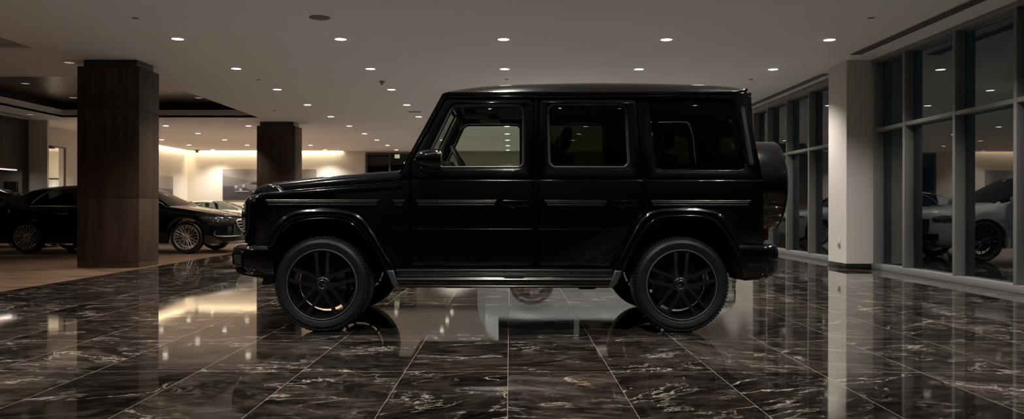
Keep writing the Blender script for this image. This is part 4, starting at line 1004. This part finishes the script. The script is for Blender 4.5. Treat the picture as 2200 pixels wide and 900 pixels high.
def car(name, loc, label, top, belt, hw, wheels, R, rim, zb0, cabin, paint, roofm=None, rimm=RIMS, nsp=20, arch=0.035, dlo=None, zs=1.0, t_div=0.42, seats=None, trimc=LEATHER, winm=None, glassm=None):
    root = empty(name, loc, label, 'car')
    xr0, xr1, xf1, xf0 = cabin
    x0, x1 = top[0][0], top[-1][0]
    xs = set()
    x = x0
    while x < x1-0.02: xs.add(round(x, 4)); x += 0.07
    xs.add(x1)
    for xw in wheels:
        Ra = R+arch
        for k in range(0, 13): xs.add(round(xw-Ra*math.cos(PI*k/12), 4))
        xs.add(round(xw-Ra-0.004, 4)); xs.add(round(xw+Ra+0.004, 4))
    for q in (xr0, xr1, xf1, xf0): xs.add(q)
    for p, _ in top+hw: xs.add(p)
    xs = sorted(q for q in xs if x0 <= q <= x1)
    xs = [q for i, q in enumerate(xs) if i == 0 or q-xs[i-1] > 0.003]
    def zb(x):
        z = zb0+0.10*smoothstep(x1-0.5, x1, x)*0.6+0.12*smoothstep(x0+0.5, x0, x)
        for xw in wheels:
            d = abs(x-xw); Ra = R+arch
            if d < Ra: z = max(z, R+math.sqrt(Ra*Ra-d*d))
        return z
    R_, T = [], []
    for x in xs:
        zt, zl, w, b = interp(top, x)*zs, interp(belt, x)*zs, interp(hw, x), zb(x)
        zl = min(zl, zt-0.02)
        b = min(b, zl-0.05)
        t = max(0.0, min(1.0, (zt-zl-0.06)/t_div)); T.append(t)
        h = zl-b
        half = [(0, b), (w*0.80, b), (w*0.965, b+0.015), (w*0.99, b+0.06*h/0.7), (w, b+0.30*h), (w*1.0, b+0.62*h), (w*0.975, zl-0.07*min(1, h/0.4)), (w*0.95, zl),
                (w*(0.915-0.02*(1-t)), zl+0.012+(1-t)*(zt-zl)*0.42), (w*(0.86-0.16*t), zt-0.025-0.03*t), (w*(0.72-0.12*t), zt-0.006-0.006*t), (0, zt+0.0)]
        R_.append([(x, -y, z) for y, z in half]+[(x, y, z) for y, z in half[-2:0:-1]])
    n = len(R_[0])   # 22 ring points
    body, glass_s, glass_f, roof = [bmesh.new() for _ in range(4)]
    def quad(bm, a, b, c, d):
        vs = [bm.verts.new(p) for p in (a, b, c, d)]; bm.faces.new(vs)
    dl = dlo or (xr0+0.3, xf0)
    for i in range(len(xs)-1):
        xm = (xs[i]+xs[i+1])/2
        for k in range(n):
            k2 = (k+1) % n
            tgt = body
            seg = k if k < 11 else n-1-k
            if seg == 8 and dl[0] < xm < dl[1] and min(T[i], T[i+1]) > 0.05: tgt = glass_s
            elif seg in (9, 10) and (xf1 < xm < xf0 or xr0 < xm < xr1): tgt = glass_f
            elif seg in (9, 10) and xr1 <= xm <= xf1 and roofm: tgt = roof
            quad(tgt, R_[i][k], R_[i][k2], R_[i+1][k2], R_[i+1][k])
    body.faces.new([body.verts.new(p) for p in R_[0]]); body.faces.new([body.verts.new(p) for p in R_[-1]][::-1])
    res = {}
    for nm, b, m in (('body', body, paint), ('side_window', glass_s, winm or GLASSC), ('windscreen', glass_f, glassm or GLASSC), ('roof', roof, roofm or paint)):
        if not b.faces: b.free(); continue
        bmesh.ops.remove_doubles(b, verts=b.verts, dist=1e-5)
        bmesh.ops.recalc_face_normals(b, faces=b.faces)
        if nm == 'side_window':
            left = b.copy()
            bmesh.ops.delete(b, geom=[f for f in b.faces if f.calc_center_median().y > 0], context='FACES')
            bmesh.ops.delete(left, geom=[f for f in left.faces if f.calc_center_median().y < 0], context='FACES')
            obj('side_window', left, m, root, 40, world=False)
        if nm == 'windscreen':
            rear = b.copy(); xm = (xr1+xf1)/2
            bmesh.ops.delete(b, geom=[f for f in b.faces if f.calc_center_median().x < xm], context='FACES')
            bmesh.ops.delete(rear, geom=[f for f in rear.faces if f.calc_center_median().x > xm], context='FACES')
            obj('rear_window', rear, m, root, 40, world=False)
        res[nm] = obj(nm, b, m, root, 38, world=False)
    # pillars between the side windows and an inner tub
    wmid = interp(hw, 0)
    xb = (dl[0]+dl[1])/2-0.15
    for s in (-1, 1):
        zt, zl = interp(top, xb)*zs, interp(belt, xb)*zs
        obj('door_pillar', loft([[(xb-0.05+dx, s*(wmid*0.925+dy), zl), (xb+0.05+dx, s*(wmid*0.925+dy), zl), (xb+0.05+dx, s*(wmid*0.925+dy-0.02), zl), (xb-0.05+dx, s*(wmid*0.925+dy-0.02), zl)] if q == 0 else
             [(xb-0.05, s*(wmid*0.705+0.004), zt-0.055), (xb+0.05, s*(wmid*0.705+0.004), zt-0.055), (xb+0.05, s*(wmid*0.705-0.02), zt-0.055), (xb-0.05, s*(wmid*0.705-0.02), zt-0.055)] for q, dx, dy in ((0, 0, -0.004), (1, 0, 0))]), BPLAST, root, world=False)
    zl = interp(belt, 0)*zs
    st = []
    for xx in (seats or ((dl[0]+0.45), (xb+0.15))):
        for yy in (-0.37, 0.37):
            st.append(join(box(xx-0.35, xx+0.15, yy-0.24, yy+0.24, zl-0.55, zl-0.3, 0.04), xf(box(xx-0.38, xx-0.25, yy-0.24, yy+0.24, zl-0.45, zl+0.12, 0.04), lambda a, b, c: (a-(c-zl+0.45)*0.2, b, c)), box(xx-0.53, xx-0.45, yy-0.13, yy+0.13, zl+0.13, zl+0.27, 0.03)))
    for s_ in st: obj('seat', s_, trimc, root, 50, world=False)
    first = None
    for xw in wheels:
        for s in (-1, 1):
            W = 0.24
            w = ms_wheel(root, 'wheel', xw, s*(wmid-0.01), R, rim, W, s, nsp, rimm, src=first)
            first = first or w
    return root, (lambda x: interp(top, x)*zs), (lambda x: interp(belt, x)*zs), (lambda x: interp(hw, x))
seatm = mat('pale_leather', (0.30, 0.27, 0.23), 0.5)
def line(root, name, pts, r, m): return obj(name, tube(pts, r, 6), m, root, 60, world=False)
def blob(root, name, cx, cy, cz, rx, ry, rz, yaw, m):
    bm = bmesh.new(); bmesh.ops.create_uvsphere(bm, u_segments=24, v_segments=14, radius=1)
    c, s = math.cos(yaw), math.sin(yaw)
    for v in bm.verts:
        x, y, z = v.co.x*rx, v.co.y*ry, v.co.z*rz*(1-0.35*max(0, -v.co.x)); v.co = Vector((cx+x*c-y*s, cy+x*s+y*c, cz+z))
    return obj(name, bm, m, root, 60, world=False)

SED_TOP = [(-3.12, 0.86), (-3.06, 0.96), (-2.87, 1.03), (-2.66, 1.07), (-2.44, 1.13), (-2.11, 1.265), (-1.81, 1.37), (-1.5, 1.44), (-1.14, 1.48), (-0.6, 1.505), (0.0, 1.50), (0.35, 1.465), (0.55, 1.42), (0.9, 1.24), (1.30, 1.035), (1.63, 0.985), (1.97, 0.94), (2.3, 0.88), (2.52, 0.825), (2.66, 0.775), (2.72, 0.73), (2.75, 0.66)]
SED_BELT = [(-3.12, 0.80), (-2.9, 0.93), (-2.3, 0.99), (-1.6, 1.02), (0.5, 1.01), (1.25, 0.985), (1.7, 0.93), (2.2, 0.83), (2.5, 0.75), (2.7, 0.66)]
SED_W = [(-3.12, 0.62), (-3.05, 0.74), (-2.9, 0.84), (-2.5, 0.91), (-1.8, 0.955), (1.8, 0.955), (2.1, 0.93), (2.3, 0.885), (2.45, 0.82), (2.55, 0.74), (2.64, 0.62), (2.70, 0.48), (2.74, 0.32), (2.75, 0.2)]
def sedan_dress(root, T, B, W, chrome=SCHROME):
    for s in (-1, 1):
        P = [(x, s*(W(x)*0.948+0.002), B(x)+0.004) for x in [-1.68+0.2*k for k in range(15)]]
        line(root, 'window_trim', P, 0.009, chrome)
        P = []
        for x, f in ((-1.66, 0.02), (-1.62, 0.22), (-1.54, 0.50), (-1.42, 0.74), (-1.28, 0.87), (-1.1, 0.94), (-0.8, 0.965), (-0.4, 0.97), (0.0, 0.97), (0.35, 0.97), (0.6, 0.96), (0.8, 0.95), (1.0, 0.92), (1.12, 0.85), (1.20, 0.3)):
            zt, zl, w = T(x), B(x), W(x); t = max(0.0, min(1.0, (zt-zl-0.06)/0.42))
            y7, z7, y8, z8 = w*(0.915-0.02*(1-t)), zl+0.012+(1-t)*(zt-zl)*0.42, w*(0.86-0.16*t), zt-0.025-0.03*t
            P.append((x, s*(y7+(y8-y7)*f+0.008), z7+(z8-z7)*f+0.004))
        line(root, 'window_trim', P, 0.011, chrome)
        line(root, 'sill_trim', [(-1.3, s*0.953, 0.315), (1.25, s*0.953, 0.315)], 0.010, TRIM)
        for x in (-0.95, 0.35): obj('door_handle', xf(box(-0.12, 0.12, -0.008, 0.008, -0.012, 0.012, 0.005), lambda a, b, c, x=x: (a+x, b+s*0.958, c+0.86)), chrome, root, world=False)
        line(root, 'side_crease', [(-2.4, s*0.915, 0.86), (-1.5, s*0.953, 0.83), (0.0, s*0.957, 0.80), (1.2, s*0.955, 0.80)], 0.004, PAINT)
        hl = obj('headlamp', loft([[(x, s*(W(x)+0.004-0.0), z0), (x, s*(W(x)+0.012), (z0+z1)/2), (x, s*(W(x)*0.985), z1), (x, s*(W(x)*0.9), (z0+z1)/2)] for x, z0, z1 in ((1.98, 0.775, 0.79), (2.10, 0.735, 0.805), (2.22, 0.705, 0.80), (2.34, 0.675, 0.785), (2.45, 0.665, 0.76), (2.52, 0.67, 0.735))]), LAMPG, root, 40, world=False)
        for x, z in ((2.14, 0.77), (2.22, 0.765), (2.30, 0.755), (2.38, 0.735), (2.45, 0.715), (2.28, 0.71), (2.37, 0.695)):
            bm = bmesh.new(); bmesh.ops.create_icosphere(bm, subdivisions=2, radius=0.02)
            for v in bm.verts: v.co += Vector((x, s*(W(x)+0.010), z))
            obj('lamp_element', bm, LAMPC, hl, 60, world=False)
        obj('wing_mirror', xf(box(-0.07, 0.09, -0.11, 0.11, -0.06, 0.07, 0.045), lambda a, b, c: (a+0.98, b+s*1.02, c+1.03)), PAINT, root, 50, world=False)
        line(root, 'intake_trim', [(2.33, s*(W(2.33)+0.012), 0.50), (2.30, s*(W(2.30)+0.014), 0.43), (2.34, s*(W(2.34)+0.014), 0.385), (2.50, s*(W(2.5)+0.016), 0.375), (2.64, s*(W(2.64)+0.02), 0.375), (2.72, s*0.42, 0.375)], 0.009, chrome)
    # grille
    def gp(y, z): return (interp([(0, 2.765), (0.2, 2.765), (0.32, 2.755), (0.48, 2.715), (0.62, 2.655), (0.74, 2.565)], abs(y))-0.10*max(0, z-0.6), y, z)
    out = [gp(y, z) for y, z in ((-0.56, 0.70), (-0.53, 0.60), (-0.44, 0.50), (-0.30, 0.465), (0.30, 0.465), (0.44, 0.50), (0.53, 0.60), (0.56, 0.70), (0.50, 0.735), (0.25, 0.75), (0, 0.755), (-0.25, 0.75), (-0.50, 0.735))]
    g = obj('grille', tube(out, 0.019, 8, True), chrome, root, 60, world=False)
    obj('grille_back', loft([[gp(y, 0.48)[0:1]+(y, 0.48), (gp(y, 0.74)[0], y, 0.74), (gp(y, 0.74)[0]-0.03, y, 0.74), (gp(y, 0.48)[0]-0.03, y, 0.48)] for y in [-0.5+0.1*k for k in range(11)]]), LINER, g, world=False)
    for z in (0.53, 0.595, 0.66, 0.715):
        ymax = interp([(0.465, 0.36), (0.5, 0.44), (0.6, 0.53), (0.7, 0.55), (0.74, 0.45)], z)
        obj('grille_bar', tube([(gp(y, z)[0]+0.012, y, z) for y in [ymax*(-1+0.2*k) for k in range(11)]], 0.013, 6), chrome, g, 60, world=False)
    obj('number_plate', box(2.755, 2.785, -0.26, 0.26, 0.375, 0.455, 0.006), SCREEN, root, world=False)
r_, T, B, W = car('sedan', (-8.70, 18.15, 0), 'glossy black saloon car with silver multi-spoke wheels parked partly behind the near wood pillar', SED_TOP, SED_BELT, SED_W, (-1.74, 1.71), 0.355, 0.270, 0.21, (-2.5, -1.5, 0.45, 1.28), PAINT, dlo=(-1.66, 1.22))
sedan_dress(r_, T, B, W)
# a slim badge on the bonnet and tail lamps
line(r_, 'bonnet_badge', [(2.52, 0, 0.83), (2.53, 0, 0.885), (2.53, 0, 0.90)], 0.006, CHROME)
r_, T, B, W = car('sedan', (-10.35, 22.9, 0), 'dark saloon car whose windscreen shows just above the bonnet of the black saloon', SED_TOP, SED_BELT, SED_W, (-1.6, 1.6), 0.34, 0.25, 0.2, (-2.5, -1.5, 0.45, 1.28), PAINT, dlo=(-1.66, 1.22), zs=0.93)
sedan_dress(r_, T, B, W)
SP_TOP = [(-2.25, 0.78), (-2.15, 0.88), (-1.8, 0.96), (-1.5, 1.03), (-1.1, 1.15), (-0.7, 1.225), (-0.3, 1.24), (0.0, 1.20), (0.35, 1.08), (0.75, 0.93), (1.2, 0.88), (1.7, 0.79), (2.0, 0.70), (2.15, 0.6), (2.2, 0.52)]
SP_BELT = [(-2.25, 0.72), (-1.8, 0.86), (-1.0, 0.90), (0.7, 0.87), (1.3, 0.80), (1.8, 0.68), (2.2, 0.48)]
SP_W = [(-2.25, 0.6), (-2.1, 0.78), (-1.7, 0.9), (1.4, 0.92), (1.8, 0.86), (2.0, 0.74), (2.12, 0.55), (2.2, 0.3)]
car('sports_car', (-9.60, 26.6, 0), 'low cream two-door sports car with a dark roof near the warm lit back wall', SP_TOP, SP_BELT, SP_W, (-1.35, 1.3), 0.33, 0.25, 0.14, (-1.6, -0.75, -0.1, 0.78), CREAMP, roofm=CREAMP, dlo=(-1.3, 0.70), t_div=0.3, seats=(-0.15,), winm=GLASSD, glassm=GLASSD, trimc=seatm)
HB_TOP = [(-2.3, 0.9), (-2.25, 1.15), (-2.0, 1.38), (-1.5, 1.50), (-0.6, 1.52), (-0.1, 1.46), (0.3, 1.32), (0.75, 1.10), (1.1, 1.02), (1.4, 0.90), (1.5, 0.75), (1.53, 0.6)]
HB_BELT = [(-2.3, 0.86), (-2.2, 0.98), (-1.0, 1.0), (0.7, 0.98), (1.2, 0.88), (1.5, 0.6)]
HB_W = [(-2.3, 0.65), (-2.15, 0.8), (-1.6, 0.86), (0.9, 0.86), (1.2, 0.8), (1.4, 0.65), (1.53, 0.4)]
car('hatchback', (-12.92, 20.22, 0), 'small pale car at the far left edge, just above the boot of the black saloon', HB_TOP, HB_BELT, HB_W, (-1.45, 0.95), 0.32, 0.23, 0.2, (-2.2, -1.9, -0.05, 0.74), WHITEP, dlo=(-2.0, 0.7))
SU_TOP = [(-2.5, 0.95), (-2.46, 1.15), (-2.3, 1.45), (-2.1, 1.62), (-1.6, 1.71), (-0.6, 1.74), (0.0, 1.70), (0.35, 1.60), (0.6, 1.46), (1.25, 1.12), (1.6, 1.07), (2.0, 1.01), (2.25, 0.985), (2.36, 0.955), (2.42, 0.91), (2.45, 0.82)]
SU_BELT = [(-2.5, 0.9), (-2.3, 1.06), (-1.0, 1.08), (0.9, 1.07), (1.5, 1.0), (2.0, 0.93), (2.3, 0.86), (2.45, 0.74)]
SU_W = [(-2.5, 0.7), (-2.35, 0.88), (-1.9, 0.97), (1.9, 0.98), (2.15, 0.95), (2.28, 0.88), (2.36, 0.78), (2.42, 0.60), (2.45, 0.35)]
r_, T, B, W = car('suv', (1.88, 15.9, 0), 'white sport utility car hidden behind the off-roader, seen mirrored in the near windows', SU_TOP, SU_BELT, SU_W, (-1.48, 1.52), 0.385, 0.28, 0.25, (-2.4, -2.1, 0.2, 1.25), WHITEP, rimm=DSTEEL, nsp=14, dlo=(-2.1, 1.15))
def sx(y): return interp([(0, 2.458), (0.35, 2.458), (0.6, 2.428), (0.78, 2.368), (0.88, 2.288), (0.95, 2.16)], abs(y))
g = obj('grille', loft([[(sx(y)+0.012, y, 0.56), (sx(y)+0.008, y, 0.80), (sx(y)-0.05, y, 0.80), (sx(y)-0.05, y, 0.56)] for y in [-0.66+0.12*k for k in range(12)]]), LINER, r_, world=False)
for k in range(19):
    y = -0.63+0.07*k
    obj('grille_bar', tube([(sx(y)+0.018, y, 0.57), (sx(y)+0.014, y, 0.79)], 0.006, 6), CHROME, g, 60, world=False)
for s in (-1, 1):
    h = obj('headlamp', loft([[(x, s*(W(x)+0.005), z0), (x, s*(W(x)+0.014), (z0+z1)/2), (x, s*(W(x)*0.98), z1), (x, s*W(x)*0.88, (z0+z1)/2)] for x, z0, z1 in ((2.02, 0.80, 0.84), (2.14, 0.76, 0.87), (2.25, 0.75, 0.87), (2.33, 0.75, 0.85), (2.37, 0.76, 0.83))]), LAMPG, r_, 40, world=False)
    for x in (2.14, 2.24, 2.33):
        bm = bmesh.new(); bmesh.ops.create_icosphere(bm, subdivisions=2, radius=0.018)
        for v in bm.verts: v.co += Vector((x, s*(W(x)+0.012), 0.82))
        obj('lamp_element', bm, LAMPC, h, 60, world=False)
    obj('wheel_arch_trim', xf(lathe([(0.425, 0), (0.47, 0), (0.48, 0.02), (0.425, 0.02)], 48, 'Y', True), lambda a, b, c: (a+1.52, s*(0.985)+b*s*0.5, max(c+0.385, 0.26))), WHITEP, r_, 50, world=False)
    obj('wheel_arch_trim', xf(lathe([(0.425, 0), (0.47, 0), (0.48, 0.02), (0.425, 0.02)], 48, 'Y', True), lambda a, b, c: (a-1.48, s*(0.975)+b*s*0.5, max(c+0.385, 0.26))), WHITEP, r_, 50, world=False)
    obj('wing_mirror', xf(box(-0.08, 0.1, -0.12, 0.12, -0.08, 0.08, 0.05), lambda a, b, c: (a+0.95, b+s*1.05, c+1.16)), WHITEP, r_, 50, world=False)
obj('skid_plate', loft([[(sx(y)+0.03, y, 0.33), (sx(y)+0.03, y, 0.40), (sx(y)-0.1, y, 0.40), (sx(y)-0.1, y, 0.33)] for y in [-0.8+0.16*k for k in range(11)]]), CHROME, r_, world=False)
obj('lower_intake', loft([[(sx(y)+0.022, y, 0.41), (sx(y)+0.022, y, 0.52), (sx(y)-0.1, y, 0.52), (sx(y)-0.1, y, 0.41)] for y in [-0.84+0.14*k for k in range(13)]]), LINER, r_, world=False)
r_, T, B, W = car('sedan', (2.45, 22.2, 0), 'silver saloon car far behind the off-roader, mirrored in the farther windows', SED_TOP, SED_BELT, SED_W, (-1.6, 1.6), 0.34, 0.25, 0.2, (-2.5, -1.5, 0.45, 1.28), SILVERP, dlo=(-1.66, 1.22))
sedan_dress(r_, T, B, W)
# ------------------------------------------------------------------ world, camera, view
w = bpy.data.worlds.new('night'); S.world = w; w.use_nodes = True
w.node_tree.nodes['Background'].inputs[0].default_value = (0.25, 0.5, 0.6, 1); w.node_tree.nodes['Background'].inputs[1].default_value = 0.012
cd = bpy.data.cameras.new('camera'); co = bpy.data.objects.new('camera', cd); COL.objects.link(co); S.camera = co
cd.sensor_fit = 'HORIZONTAL'; cd.sensor_width = 36; cd.lens = 36*F/2200
cd.shift_x = (1100-CX)/2200; cd.shift_y = (HY-450)/2200
co.location = (0, 0, EYE); co.rotation_euler = (PI/2, math.radians(-0.08), 0)
co.rotation_mode = 'XYZ'
cd.clip_start = 0.05; cd.clip_end = 200
S.view_settings.view_transform = 'Standard'; S.view_settings.look = 'None'; S.view_settings.gamma = 1; S.view_settings.exposure = 0.0
S.view_settings.use_curve_mapping = False
try:
    c = S.cycles; c.max_bounces = 6; c.diffuse_bounces = 3; c.glossy_bounces = 4; c.use_adaptive_sampling = True; c.adaptive_threshold = 0.04; c.transparent_max_bounces = 24; c.transmission_bounces = 6
    c.blur_glossy = 0.6; c.sample_clamp_indirect = 6; c.use_denoising = True; c.use_light_tree = True; c.caustics_reflective = True
except Exception as e: print(e)
